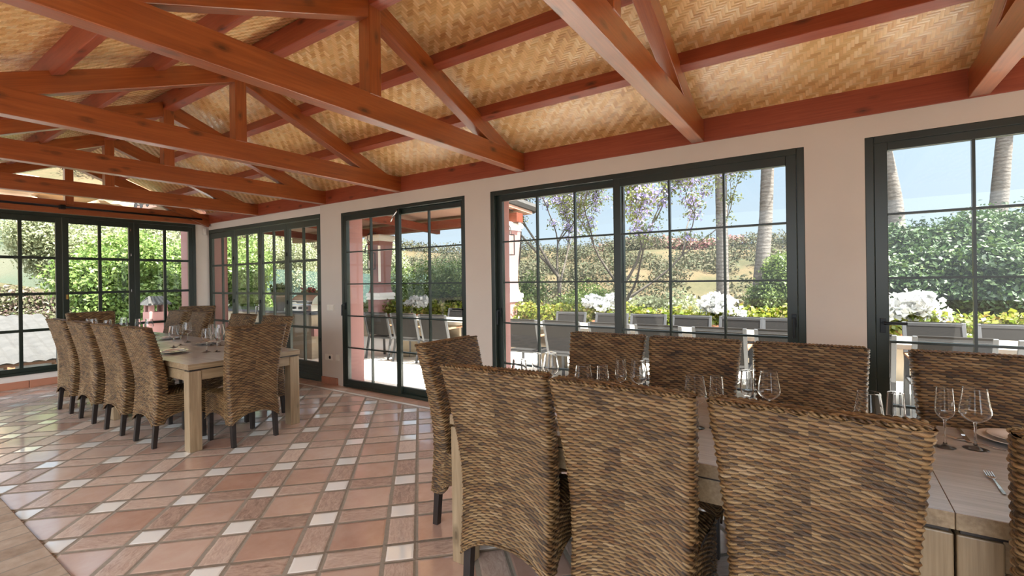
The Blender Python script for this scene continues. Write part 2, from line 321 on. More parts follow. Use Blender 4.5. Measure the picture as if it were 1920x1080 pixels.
# ------------------------------------------------------------------ room shell
def struct(name,mb,m,label,cat,**k):
    o=mb.build(name,m,**k); return tag(o,label,cat,None,'structure')
WX=4.15
struct('floor',MB().box(.72,WX+.06,-4,9.75,-.12,0),FLOOR,'terracotta and white hopscotch tile floor laid on the diagonal','floor')
struct('trim_1',MB().box(.38,.72,-4,9.75,-.12,.012),BRICKEDGE,'worn brick edging strip along the left side of the tiled floor','floor edging',bevel=.006)
struct('floor_2',MB().box(-2.0,.38,-4,9.75,-.12,0),FLOOR,'tiled floor beyond the brick edging at the lower left corner','floor')
struct('gravel_ground',MB().box(-30,-2.0,-20,30,-.3,-.12),simple('dry_gravel',(.10,.085,.068),.9,nvar=.3,nscale=8),'dry gravel ground on the open left side of the room','ground')
struct('ceiling_light_blocker',MB().box(-2.2,.30,-4.3,9.85,2.76,2.9),PLASTER,'unseen flat cream ceiling added beyond the left eave to block overhead light','ceiling')  # out of view, added to keep overhead sun and sky off the floor
wr=MB()
HZ=2.60
for y0,y1,z0,z1 in ((-4.0,-3.14,0,HZ),(-.215,.148,0,HZ),(3.06,3.42,0,HZ),(5.65,6.13,0,HZ),(9.64,9.9,0,HZ),
                    (-3.14,-.215,2.415,HZ),(.148,3.06,2.415,HZ),(3.42,5.65,2.415,HZ)):
    wr.box(WX,WX+.10,y0,y1,z0,z1)
struct('wall_right',wr,PLASTER,'cream plastered window wall between the dark framed glass doors','wall')
struct('wall_right_header',MB().box(WX+.02,WX+.10,6.13,9.64,2.455,HZ),WHITEPL,'pale plaster strip above the four leaf folding door','wall')
we=MB()
for y0,y1,z0,z1 in ((-4.0,-3.14,0,2.7),(-.215,.148,0,2.7),(3.06,3.42,0,2.7),(5.65,6.13,0,2.7),(9.64,10.2,0,2.7),
                    (-3.14,-.215,2.415,2.7),(.148,3.06,2.415,2.7),(3.42,5.65,2.415,2.7),(6.13,9.64,2.455,2.7)):
    we.box(WX+.10,WX+.36,y0,y1,z0,z1)
struct('wall_right_exterior',we,PINK,'pink rendered outer face and reveals of the window wall','wall')
struct('wall_end',MB().box(-2.5,3.94,9.6,9.85,-.1,.185).box(3.94,WX+.02,9.6,9.85,-.1,2.56),WHITEPL,'pale plaster sill and corner pier around the end window','wall')
struct('wall_end_exterior',MB().box(3.94,WX+.1,9.85,10.2,-1,2.56),PINK,'pink outer corner of the end wall','wall')
struct('wall_light_blocker',MB().box(-2.2,WX+.36,-4.3,-4.0,-.1,3.6),PLASTER,'unseen cream wall added behind the viewer to block light','wall')  # out of view, added to cut the light on the truss sides
bb=MB()
y=-2.5
while y<3.9: bb.box(y,min(y+.32,3.93),9.575,9.6,0,.10); y+=.328
struct('baseboard_end',bb,TERRA,'terracotta tile baseboard under the end window','baseboard',bevel=.004)
struct('baseboard_right',MB().box(WX-.022,WX,5.76,5.93,0,.098).box(WX-.022,WX,5.936,6.12,0,.098),TERRA,'short terracotta baseboard on the pier between the glass doors','baseboard',bevel=.004)
# ------------------------------------------------------------------ windows and doors
def mp(axis,s,d,z):   # s along the wall, d outward
    return (WX+d,s,z) if axis=='R' else (s,9.6+d,z)
def bx(mb,axis,s0,s1,d0,d1,z0,z1):
    a=mp(axis,s0,d0,z0); b=mp(axis,s1,d1,z1)
    return mb.box(min(a[0],b[0]),max(a[0],b[0]),min(a[1],b[1]),max(a[1],b[1]),z0,z1)
def sash(root,axis,s0,s1,z0,z1,d,st,rb,rt,cols,rows,m,bw=.016,base=0,thick=.045,bd=.018):
    """one glazed leaf: stiles st, rails rb/rt, glazing bars, a pane"""
    f=MB(); bx(f,axis,s0,s0+st,d,d+thick,z0,z1); bx(f,axis,s1-st,s1,d,d+thick,z0,z1)
    bx(f,axis,s0+st,s1-st,d,d+thick,z0,z0+rb); bx(f,axis,s0+st,s1-st,d,d+thick,z1-rt,z1)
    if base:
        bx(f,axis,s0+st,s1-st,d+.012,d+thick-.01,z0+rb,z0+rb+base-.05); bx(f,axis,s0+st,s1-st,d,d+thick,z0+rb+base-.055,z0+rb+base)
        for q in (.33,.66): bx(f,axis,s0+st,s1-st,d+.004,d+.02,z0+rb+(base-.055)*q-.006,z0+rb+(base-.055)*q+.006)
    so=f.build('sash',m,root,bevel=.004)
    a,b,c,e=s0+st,s1-st,z0+rb+base,z1-rt
    g=MB()
    for i in range(1,cols): q=a+(b-a)*i/cols; bx(g,axis,q-bw/2,q+bw/2,d+thick/2-bd,d+thick/2+bd,c,e)
    for i in range(1,rows): q=c+(e-c)*i/rows; bx(g,axis,a,b,d+thick/2-bd*.95,d+thick/2+bd*.95,q-bw/2,q+bw/2)
    g.build('glazing_bar_grid',m,so)
    p=MB(); bx(p,axis,a-.005,b+.005,d+thick/2-.002,d+thick/2+.002,c-.005,e+.005); p.build('pane',PANE,so)
    return so
def lever(parent,axis,s,d,z,vertical=True,flip=1,m=None,name='handle'):
    h=MB(); bx(h,axis,s-.016,s+.016,d-.012,d,z-.05,z+.05)
    q=Vector(mp(axis,s,d-.012,z+.02)); r=Vector(mp(axis,s,d-.055,z+.02)); e=Vector(mp(axis,s,d-.058,z-.13)) if vertical else Vector(mp(axis,s+flip*.125,d-.055,z+.02))
    h.tube([q,r],.009,10); h.tube([r,e],.011,10); return h.build(name,m or HANDLE,parent,bevel=.002)
def frame(root,axis,s0,s1,z0,z1,d0,d1,t,m,tb=None):
    f=MB(); tb=t if tb is None else tb
    bx(f,axis,s0,s0+t,d0,d1,z0,z1); bx(f,axis,s1-t,s1,d0,d1,z0,z1); bx(f,axis,s0+t,s1-t,d0,d1,z1-t,z1); bx(f,axis,s0+t,s1-t,d0,d1,z0,z0+tb)
    return f.build('frame',m,root,bevel=.004)
def opening(name,label,cat,loc): return empty(name,loc,0,label,cat,None,'structure')
O=(0,0,0)
w1=opening('door_1','two leaf sliding glass door nearest the wall switches, half open lever at its left','sliding door',O)
frame(w1,'R',3.42,5.655,-.02,2.415,.0,.11,.045,FRAME,.055)
a=sash(w1,'R',4.50,5.61,.03,2.37,.005,.062,.075,.065,2,5,FRAME); lever(a,'R',5.585,.004,1.12)
a=sash(w1,'R',3.465,4.63,.03,2.37,.055,.062,.075,.065,2,5,FRAME); lever(a,'R',3.495,.05,1.10,False,1)
MB().tube([(WX-.005,4.52,2.36),(WX-.03,4.50,2.33),(WX-.03,4.56,2.28),(WX-.02,4.62,2.215)],.008,8).build('loose_latch',CHROME,w1,smooth=True)
w2=opening('door_2','wide sliding glass door in the middle of the window wall, jacaranda and palms behind','sliding door',O)
frame(w2,'R',.148,3.06,-.02,2.415,.0,.11,.05,FRAME,.055)
a=sash(w2,'R',1.575,3.015,.03,2.37,.055,.07,.075,.065,3,5,FRAME); lever(a,'R',2.985,.055,1.10)
a=sash(w2,'R',.20,1.655,.03,2.37,.005,.07,.075,.075,3,5,FRAME); lever(a,'R',.225,.004,1.115)
w3=opening('door_3','dark framed glass door at the right edge with a horizontal lever handle','glass door',O)
frame(w3,'R',-3.14,-.215,-.02,2.415,.0,.11,.05,FRAME,.055)
a=sash(w3,'R',-1.72,-.265,.03,2.37,.01,.075,.075,.06,3,5,FRAME); lever(a,'R',-.305,.004,1.10,False,-1)
sash(w3,'R',-3.09,-1.70,.03,2.37,.05,.075,.075,.06,3,5,FRAME)
b1=opening('door_4','four leaf grey green folding door with small panes near the far corner','folding door',O)
frame(b1,'R',6.13,9.64,-.02,2.455,.02,.10,.06,FRAMEG,.03)
ed=[6.20,7.055,7.85,8.72,9.58]
for i in range(4):
    a=sash(b1,'R',ed[i]+.003,ed[i+1]-.003,.012,2.385,.03,.062,.075,.095,2,4,FRAMEG,bw=.034,base=.19,bd=.015)
    h=MB()
    for z in (1.9,1.15,.62): bx(h,'R',ed[i]-.012,ed[i]+.012,.018,.034,z-.03,z+.03)
    h.build('hinge',HANDLE,a)
    if i==2: lever(a,'R',ed[i]+.03,.03,1.05,True,1,CHROME)
we1=opening('window_1','wide end window of four large leaves with square panes above a low sill','window',O)
frame(we1,'E',-1.50,3.94,.185,2.535,-.02,.08,.05,FRAME,.04)
ee=[-1.45,-.45,.44,1.24,2.133,3.022,3.90]
for i in range(6):
    a=sash(we1,'E',ee[i]+.002,ee[i+1]-.002,.225,2.485,-.012,.072,.06,.085,2,4,FRAME,bw=.040,bd=.015)
    if i==4:
        h=MB()
        for z in (2.36,1.95,1.36): bx(h,'E',ee[5]-.05,ee[5]-.04,-.018,-.01,z-.02,z+.02)
        h.build('hinge_pin',CHROME,a)
        h=MB(); bx(h,'E',ee[4]+.035,ee[4]+.060,-.03,-.012,1.25,1.32); h.build('latch',BRASS,a)
gw=opening('window_2','triangular glazing in the gable above the end window','window',O)
MB().add([(.35,9.72,2.78),(4.05,9.72,2.72),(2.21,9.72,3.45)],[(0,1,2)]).build('pane',PANE,gw)
# ------------------------------------------------------------------ roof timbers
SL=.4066; RX=2.21
def rtop(x): return 3.457-abs(x-RX)*SL      # upper edge of the rafters
cs=math.cos(math.atan(SL))
NAMES=[(-.80,'red stained timber truss at the upper right corner, just its right foot in view',0),
 (.90,'red stained roof truss over the front dining table, its bright tie crossing the top right',1),
 (2.66,'largest looking red roof truss, its tie running from top left beside the wide door',1),
 (4.49,'red stained roof truss landing above the two leaf sliding door',1),
 (6.03,'red stained roof truss landing on the pier with the wall switches',1),
 (7.86,'red stained roof truss over the middle of the folding door, farthest with a full tie',1)]
for yc,lab,full in NAMES:
    t=empty('roof_truss',(RX,yc,2.576),0,lab,'roof truss','roof trusses carrying the ceiling')
    k=(RX,yc,2.576)
    beam('tie_beam',(.22-RX,0,.09),(WX+.0-RX,0,.09),.10,.18,STAIN,t)
    for s in (1,-1):
        d=Vector((s,0,-SL)).normalized(); n=Vector((s*SL,0,1)).normalized()
        ap=Vector((0,0,3.457-2.576))-n*.076
        beam('rafter',ap+d*.03,ap+d*(1.80/cs),.098,.152,STAIN,t,up=n)
    beam('king_post',(0,0,.17),(0,0,.80),.10,.115,STAIN,t,up=(0,1,0))
    for by,bz in ((-.03,.74),(.03,.72)): MB().tube([(-.052,by,bz),(-.06,by,bz)],.014,10).build('bolt_head',HANDLE,t)
# end wall: red beam, its short rafters, black rail
eb=beam('end_wall_beam',(-1.5,9.60,2.64),(WX+.05,9.60,2.64),.12,.20,STAIN); tag(eb,'red stained beam over the end window','beam')
et=empty('end_rafter_pair',(RX,9.58,3.4),0,'pair of short red stained rafters meeting at the end gable','rafters')
for s in (1,-1):
    n=Vector((s*SL,0,1)).normalized(); d=Vector((s,0,-SL)).normalized(); ap=Vector((0,0,.057))-n*.08
    beam('rafter',ap,ap+d*(1.98/cs),.14,.16,STAIN,et,up=n)
beam('king_post',(0,0,-.72),(0,0,-.08),.10,.10,STAIN,et,up=(0,1,0))
ra=tag(MB().tube([(-1.2,9.47,2.63),(4.0,9.47,2.63)],.016,10).build('curtain_rail',HANDLE,None,smooth=True),'thin black rail fixed across the end wall beam','rail')
for x in (2.12,.2): 
    MB().box(x-.03,x+.03,9.455,9.545,2.60,2.66).build('bracket',HANDLE,ra)
def purl(x,sg,lab):
    z=rtop(x)+.029; n=Vector((sg*SL,0,1)).normalized()
    o=beam('purlin',(x,-3.2,z),(x,9.75,z),.075,.12,STAINR,None,up=n); tag(o,lab,'purlin','purlins under the bamboo ceiling')
purl(2.855,1,'upper red purlin on the window side slope, nearer the ridge')
purl(3.465,1,'lower red purlin on the window side slope, nearer the wall')
purl(2*RX-2.855,-1,'upper red purlin on the left slope, nearer the ridge')
purl(2*RX-3.465,-1,'lower red purlin on the left slope, at the upper left corner')
tag(beam('ridge_beam',(RX,-3.2,3.44),(RX,9.75,3.44),.10,.17,STAINR),'red stained ridge beam along the peak of the ceiling','beam')
tag(beam('wall_plate_beam',(WX+.055,-4,2.672),(WX+.055,9.7,2.672),.125,.204,STAINR),'long dark red beam lying on top of the window wall','beam')
# ceiling of woven bamboo mats, with its own uv in metres
def slope(name,x0,x1,z0,z1,label):
    me=bpy.data.meshes.new(name); L=math.hypot(x1-x0,z1-z0); th=.05
    ys=(-3.3,9.8)
    v=[(x0,ys[0],z0),(x1,ys[0],z1),(x1,ys[1],z1),(x0,ys[1],z0)]; v+=[(a,b,c+th) for a,b,c in v]
    me.from_pydata(v,[],[(0,3,2,1),(4,5,6,7),(0,1,5,4),(1,2,6,5),(2,3,7,6),(3,0,4,7)]); uv=me.uv_layers.new(name='UVMap')
    for p in me.polygons:
        for li in p.loop_indices:
            q=me.vertices[me.loops[li].vertex_index].co; dd=abs(q.x-x0)/abs(x1-x0)*L; uv.data[li].uv=((q.y*.7071+dd*.7071)*1.0,(q.y*-.7071+dd*.7071))
            uv.data[li].uv=(q.y,dd)
    o=mkobj(name,me,BAMBOO); return tag(o,label,'ceiling',None,'structure')
zr=3.457+.092
slope('ceiling_right',RX,4.86,zr,zr-(4.86-RX)*SL,'woven bamboo mat ceiling sloping down to the window wall')
slope('ceiling_left',RX,.05,zr,zr-(RX-.05)*SL,'woven bamboo mat ceiling sloping down to the left')
# small wall fittings
def plate(name,y,z,w,h,label,cat,m=PLASTIC):
    return tag(MB().box(WX-.012,WX+.003,y-w/2,y+w/2,z-h/2,z+h/2).build(name,m,None,bevel=.003),label,cat)
s=plate('light_switch',5.905,1.09,.155,.082,'double ivory light switch on the pier between the glass doors','switch')
MB().box(WX-.017,WX-.011,5.905-.066,5.905-.004,1.06,1.12).build('rocker',PLASTIC,s,bevel=.002); MB().box(WX-.017,WX-.011,5.905+.004,5.905+.066,1.06,1.12).build('rocker',PLASTIC,s,bevel=.002)
s=plate('power_socket',5.965,.382,.155,.082,'double ivory power socket low on the pier','socket')
for q in (-.037,.037): MB().tube([(WX-.013,5.965+q,.382),(WX-.0145,5.965+q,.382)],.024,16).build('socket_face',MATS['black_handle_metal'] if q<0 else PLASTIC,s)
plate('blank_cover_plate',5.765,.388,.07,.08,'single ivory cover plate right of the low socket','socket plate')
tag(MB().box(4.06,4.12,9.565,9.601,2.36,2.48).build('motion_sensor',WHITEPLASTIC,None,bevel=.008),'small white motion sensor high on the corner pier','sensor')
# ------------------------------------------------------------------ dining tables
def make_table():
    t=empty('dining_table',O,0,None,'table'); W,L=1.02,1.93
    TT=MB()
    n=7; pw=W/n
    for i in range(n): TT.box(-W/2+i*pw+.0001,-W/2+(i+1)*pw-.0001,-L/2+.0005,L/2-.0005,.712,.76)
    o=TT.build('tabletop',TOPW,t,bevel=.0008); 
    eb=MB(); h=.0042
    for s in (1,-1):
        a,b=sorted((s*W/2-s*.001,s*(W/2+h))); eb.box(a,b,-L/2+.0005,L/2-.0005,.7115,.7592)
        a,b=sorted((s*(L/2-.002),s*(L/2+.0003))); eb.box(-W/2,W/2,a,b,.7115,.7592)
    eb.build('edge_band',ACACIA,t,bevel=.0008)
    ap=MB(); i=.022
    for s in (1,-1):
        ap.box(s*(W/2-i)-.012,s*(W/2-i)+.012,-L/2+.1,L/2-.1,.612,.70); ap.box(-W/2+.1,W/2-.1,s*(L/2-i)-.012,s*(L/2-i)+.012,.612,.70)
    ap.build('apron',ACACIA,t,bevel=.002)
    sr=MB().box(-W/2+.012,W/2-.012,-L/2+.012,L/2-.012,.697,.7125); sr.build('shadow_strip',DARKLEG,t)  # dark strip stands in for the shade in the recess under the top
    for sx in (1,-1):
        for sy in (1,-1):
            x=sx*(W/2-.052); y=sy*(L/2-.052); me=MB().box(0,.696,-.05,.05,-.05,.05).mesh('leg')
            mkobj('leg',me,ACACIA,t,bevel=.004,matrix=Matrix(((0,0,1,x),(0,1,0,y),(1,0,0,0),(0,0,0,1))))
    return t
T0=make_table(); u=[False]; G='limed wood dining tables joined end to end'
NX,FX=2.355,2.32
place(T0,u,(NX,.672,0),0,'limed wood dining table in the foreground behind the row of woven chair backs',G)
place(T0,u,(NX,-1.2595,0),0,'limed wood table continuing past the seam at the lower right corner',G)
place(T0,u,(FX,5.535,0),0,'limed wood dining table across the room, the one with its end leg facing us',G)
place(T0,u,(FX,7.4665,0),0,'limed wood table at the far end by the end window',G)
# ------------------------------------------------------------------ woven chairs
LC=.0230; RP=.0124; AMP=.0072
def patch(fn,U,V,nu,nv,wrap,name,parent,flip=False,amp=AMP,uoff=0):
    """fn(u,v)->positions (arrays) with u,v in metres; displaced into strands over ribs"""
    uu=np.linspace(0,U,nu+1)[: nu if wrap else nu+1]; vv=np.linspace(0,V,nv+1)
    Ug,Vg=np.meshgrid(uu,vv); P=fn(Ug,Vg)
    e=1e-3
    Pu=fn(Ug+e,Vg)-fn(Ug-e,Vg); Pv=fn(Ug,Vg+e)-fn(Ug,Vg-e); N=np.cross(Pu,Pv); N/=np.linalg.norm(N,axis=-1,keepdims=True)+1e-12
    if flip: N=-N
    row=np.floor(Vg/RP+1e-6); fv=Vg/RP-row
    x=Ug/(2*LC)+.5*np.mod(row,2); hu=.5-.5*np.cos(2*PI*x)
    fu=np.mod(x,1)-.5
    hv=np.clip(np.sin(PI*np.clip(fv,0,1)),0,1)**.75
    rs=np.random.RandomState(7); jit=rs.rand(int(V/RP)+3)[row.astype(int)]
    h=amp*hv*(.22+.78*hu)*(.75+.5*jit)
    P=P+N*h[...,None]
    # twisted strand: each over-segment leans a little
    P=P+ (Pv/(np.linalg.norm(Pv,axis=-1,keepdims=True)+1e-12))*((fu*hu*RP*-1.0)*hv)[...,None]
    h_,w_=Ug.shape; idx=np.arange(h_*w_).reshape(h_,w_)
    nx=np.roll(idx,-1,1) if wrap else idx[:,1:]; cu=idx if wrap else idx[:,:-1]
    q=np.stack([cu[:-1],nx[:-1],nx[1:],cu[1:]],-1).reshape(-1,4)
    if flip: q=q[:,::-1]
    me=bpy.data.meshes.new(name); nV=h_*w_; nF=len(q)
    me.vertices.add(nV); me.vertices.foreach_set('co',P.reshape(-1).astype(np.float32))
    me.loops.add(nF*4); me.loops.foreach_set('vertex_index',q.reshape(-1).astype(np.int32)); me.polygons.add(nF); me.polygons.foreach_set('loop_start',np.arange(0,nF*4,4,dtype=np.int32))
    uvu=Ug/LC+uoff; uvv=Vg/RP
    lay=me.uv_layers.new(name='UVMap'); UVv=np.stack([uvu,uvv],-1).reshape(-1,2)
    quv=UVv[q.reshape(-1)].reshape(-1,4,2)
    if wrap:
        d=quv[:,:,0].max(1)-quv[:,:,0].min(1); bad=d>U/LC/2
        z=quv[bad]; z[...,0]=np.where(z[...,0]<U/LC/2,z[...,0]+U/LC,z[...,0]); quv[bad]=z
    lay.data.foreach_set('uv',quv.reshape(-1).astype(np.float32)); me.update(calc_edges=True); me.validate()
    return mkobj(name,me,WEAVE,parent,smooth=True)
def rrect(u,w,d,r):
    """rounded rectangle perimeter, u in [0,1), starting mid rear; returns x,y, u running counter-clockwise"""
    a=w-2*r; b=d-2*r; c=PI*r/2; Lt=2*a+2*b+4*c; s=np.mod(u,1)*Lt
    # segments: rear half, corner, side, corner, front, corner, side, corner, rear half
    x=np.zeros_like(s+w); y=np.zeros_like(x)
    segs=[('l',a/2),('c',c),('l',b),('c',c),('l',a),('c',c),('l',b),('c',c),('l',a/2)]
    st=[(0*w,-d/2,1,0),(w/2-r,-d/2+r,-PI/2,0),(w/2,-d/2+r,0,1),(w/2-r,d/2-r,0,0),(w/2-r,d/2,-1,0),(-w/2+r,d/2-r,PI/2,0),(-w/2,d/2-r,0,-1),(-w/2+r,-d/2+r,PI,0),(-w/2+r,-d/2,1,0)]
    pos=0*s
    for (k,L),q in zip(segs,st):
        m=(s>=pos-1e-9)&(s<=pos+L+1e-9); tt=s-pos
        if k=='l': X=q[0]+q[2]*tt; Y=q[1]+q[3]*tt
        else: X=q[0]+r*np.cos(q[2]+tt/r); Y=q[1]+r*np.sin(q[2]+tt/r)
        x=np.where(m,X,x); y=np.where(m,Y,y); pos=pos+L
    return x,y
ZT=1.065
def prof_c(z):   # rear-lean of the back centre line
    t=np.clip((z-.50)/(ZT-.50),0,1.15); b=np.clip((.5-z)/.3,0,1); return -.105*t**1.75+.012*np.sin(PI*np.clip((z-.25)/.6,0,1))-.010*b*b
def prof_w(z): return .458+.078*np.clip((z-.45)/.6,0,1)**1.3
def prof_d(z): return .105-.028*np.clip((z-.45)/.6,0,1)
def hem(x,w): 
    q=np.clip(np.abs(x)/(w/2),0,1); return .285-.085*q**2.4
def make_chair():
    t=empty('woven_chair',O,0,None,'chair')
    HT=ZT-.24
    def back(u,v):
        uu=u/UB; zn=v/HT
        w=prof_w(.24+zn*HT); d=prof_d(.24+zn*HT)
        x,y=rrect(uu,w,d,.030)
        z0=hem(x,w); z=z0+(ZT-z0)*zn
        return np.stack([x,y+prof_c(z),z],-1)
    UB=24*2*LC; 
    patch(back,UB,HT,240,int(HT/RP)*5,True,'backrest',t)
    # top of the back: closed by woven strands
    w=prof_w(ZT);d=prof_d(ZT)
    def top(u,v):
        y=(v/.07-.5)*(d-.002); rr_=.030; q=np.clip(np.abs(y)-(d/2-rr_),0,rr_); x=(u/.5-.5)*2*(w/2-.001-(rr_-np.sqrt(rr_**2-q**2))); return np.stack([x,y+prof_c(np.array(ZT)),ZT+.010*(1-(2*v/.07-1)**2)*(1-np.abs(2*u/.5-1)**6)-.002],-1)
    patch(top,.5,.07,96,24,False,'top_cap',t,amp=.004)
    # plaited rims along both top edges and the hem
    rim=MB()
    for sgn in (1,-1):
        n=170
        for ph in (0,PI):
            pts=[]
            for i in range(n+1):
                q=i/n; x=(q-.5)*(w-.02); th=q*2*PI*15+ph
                pts.append((x,prof_c(np.array(ZT)).item()+sgn*(d/2-.006)+.0048*math.cos(th),ZT+.002+.0048*math.sin(th)))
            rim.tube(pts,.0046,6)
    def rimuv(o):
        me=o.data; uv=me.uv_layers.new(name='UVMap'); n=len(me.loops); vi=np.empty(n,np.int32); me.loops.foreach_get('vertex_index',vi)
        co=np.empty(len(me.vertices)*3,np.float32); me.vertices.foreach_get('co',co); co=co.reshape(-1,3)
        uv.data.foreach_set('uv',np.stack([co[vi,0]/LC*1.6,co[vi,2]/RP+.3+co[vi,1]*40],-1).reshape(-1).astype(np.float32))
    rimuv(rim.build('plaited_rim',WEAVE,t,smooth=True))
    # seat box with a skirt
    SW,SD=.450,.425; cy=.192
    HS=.455-.21
    def skirt(u,v):
        uu=u/US; x,y=rrect(uu,np.array(SW),np.array(SD),.035); a=np.where(np.abs(x)>np.abs(y)*.999,y,x)
        z0=hem(a,SW); z=z0+(.455-z0)*v/HS; return np.stack([x,y+cy,z],-1)
    US=38*2*LC
    patch(skirt,US,HS,310,int(HS/RP)*5,True,'skirt',t)
    def seat(u,v):
        x=(u/SW-.5)*(SW-.01); y=(v/SD-.5)*(SD-.01); q=np.maximum(np.abs(2*u/SW-1),np.abs(2*v/SD-1)); return np.stack([x,y+cy,.462-.014*np.clip(q,0,1)**6+.012*(1-q**2)],-1)
    patch(seat,SW,SD,84,int(SD/RP)*4,False,'seat',t)
    hm=MB()
    for (fx) in range(3):
        pts=[]
        for i in range(41):
            q=i/40*2-1; zz=float(hem(np.array(q*SW/2),SW))+.002
            pts.append((q*SW/2*.97,-.052-.012,zz) if fx==0 else ((SW/2+.002)*(1 if fx==1 else -1),cy+q*SD/2*.96,zz))
        hm.tube(pts,.006,6)
    rimuv(hm.build('hem_cord',WEAVE,t,smooth=True))
    for sx in (1,-1):
        for y,dy in ((-.01,-.035),(.36,.0)):
            l=MB(); x=sx*.195; a=.021; b=.018
            l.add([(x-a,y-a,.40),(x+a,y-a,.40),(x+a,y+a,.40),(x-a,y+a,.40),(x-b,y+dy-b,0),(x+b,y+dy-b,0),(x+b,y+dy+b,0),(x-b,y+dy+b,0)],[(0,1,2,3),(7,6,5,4),(0,4,5,1),(1,5,6,2),(2,6,7,3),(3,7,4,0)])
            l.build('leg',DARKLEG,t,bevel=.003)
    return t
C0=make_chair(); u=[False]
GN='woven chairs round the front tables'; GF='woven chairs round the far tables'
LFT=-PI/2; RGT=PI/2
# chair local +y faces the table; left rows face +X
for x,y,j,l in ((1.735,1.205,.05,'woven chair back in front, first from the tiled floor, beside the table leg'),
            (1.71,.632,-.01,'woven chair back in front, second from the tiled floor, between its two neighbours'),
            (1.685,.05,-.03,'largest woven chair back in the front row, left of the table seam'),
            (1.725,-.63,.0,'woven chair back cut off by the right edge of the photo')):
    place(C0,u,(x,y,0),LFT+j,l,GN)
for x,y,j,l in ((2.96,1.275,.0,'window side woven chair facing us, leftmost of that row, before the door mullion'),
            (2.96,.705,.02,'window side woven chair facing us, second of that row, below the palm trunk'),
            (2.96,.10,.03,'window side woven chair facing us, third of that row, before the blank wall'),
            (2.96,-.595,.0,'window side woven chair facing us at the right edge, behind the two clear glasses')):
    place(C0,u,(x,y,0),RGT+j,l,GN)
place(C0,u,(2.28,1.925,0),PI+.02,'woven chair at the head of the front table, seen from its side','woven chairs round the front tables')
for x,y,j,l in ((1.735,5.18,.02,'far table woven chair on the left side, nearest to us of four'),
            (1.715,5.88,.03,'far table woven chair on the left side, second of four from us'),
            (1.70,6.63,.02,'far table woven chair on the left side, third of four from us'),
            (1.69,7.36,.03,'far table woven chair on the left side, farthest of four by the end window')):
    place(C0,u,(x,y,0),LFT+j,l,GF)
for x,y,j,l in ((2.91,5.28,.0,'far table woven chair on the folding door side, half behind the end chair'),
            (2.91,6.05,-.02,'far table woven chair on the folding door side, second from us'),
            (2.89,7.12,-.08,'far table woven chair on the folding door side, third from us'),
            (2.90,7.86,-.02,'far table woven chair on the folding door side, farthest from us')):
    place(C0,u,(x,y,0),RGT+j,l,GF)
place(C0,u,(2.28,4.44,0),.03,'woven chair at the near end of the far table with its back to us',GF)
place(C0,u,(2.26,8.72,0),PI,'woven chair at the head of the far table before the end window',GF)
place(C0,u,(3.70,9.02,0),PI*.80,'spare woven chair standing in the far corner',GF)
# ------------------------------------------------------------------ tableware
def make_glass(name,prof,inner,stem):
    t=empty(name,O,0,None,'wine glass')
    MB().lathe(rimmed(prof),40).build('bowl',CRYSTAL,t,smooth=True)
    MB().lathe(stem,28).build('stem',CRYSTAL,t,smooth=True)
    return t
def dense(P):   # smooth the profile and round its rim
    out=[]
    for i in range(len(P)-1):
        p0=P[max(i-1,0)];p1=P[i];p2=P[i+1];p3=P[min(i+2,len(P)-1)]
        for k in range(5):
            q=k/5; out.append(tuple(.5*(2*b+(c-a)*q+(2*a-5*b+4*c-d)*q*q+(3*b-a-3*c+d)*q**3) for a,b,c,d in zip(p0,p1,p2,p3)))
    return [(max(r,.0003),z) for r,z in out]+[(P[-1][0]+.0001,P[-1][1]-.0012)]
def shell(pts,th=.0011): return [(max(r-th,.0002),z+ (th if r<.012 else 0)) for r,z in pts]
def rimmed(P,th=.0011):
    o=dense(P); i=shell(o,th); r,z=P[-1]; return o+[(r,z),(r-.0003,z+.0006),(r-.0008,z+.0006),(r-th,z)]+i[::-1]
bigp=[(.0003,.104),(.012,.1055),(.026,.112),(.040,.124),(.048,.137),(.0500,.147),(.0485,.160),(.0445,.185),(.0405,.212),(.0375,.238)]
smlp=[(.0003,.112),(.009,.113),(.018,.119),(.0265,.130),(.0305,.143),(.0312,.158),(.0300,.180),(.0278,.210),(.0262,.238)]
foot=lambda r:[(r,.0),(r,.0012),(r*.8,.0028),(r*.4,.0055),(.0085,.011),(.0046,.022),(.0038,.04),(.0038,.085),(.0048,.098),(.0085,.1055),(.0003,.1058)]
GB=make_glass('red_wine_glass',bigp,shell(bigp),foot(.040)); GS=make_glass('white_wine_glass',smlp,shell(smlp),[(r,z+(.007 if z>.05 else 0)) for r,z in foot(.034)])
ub=[False]; us=[False]
def glass(big,x,y,lab,grp):
    place(GB if big else GS,ub if big else us,(x,y,.7602),random.Random(x*99+y).random()*6,lab,grp)
gn='wine glasses on the front table'; gf='wine glasses on the far table'
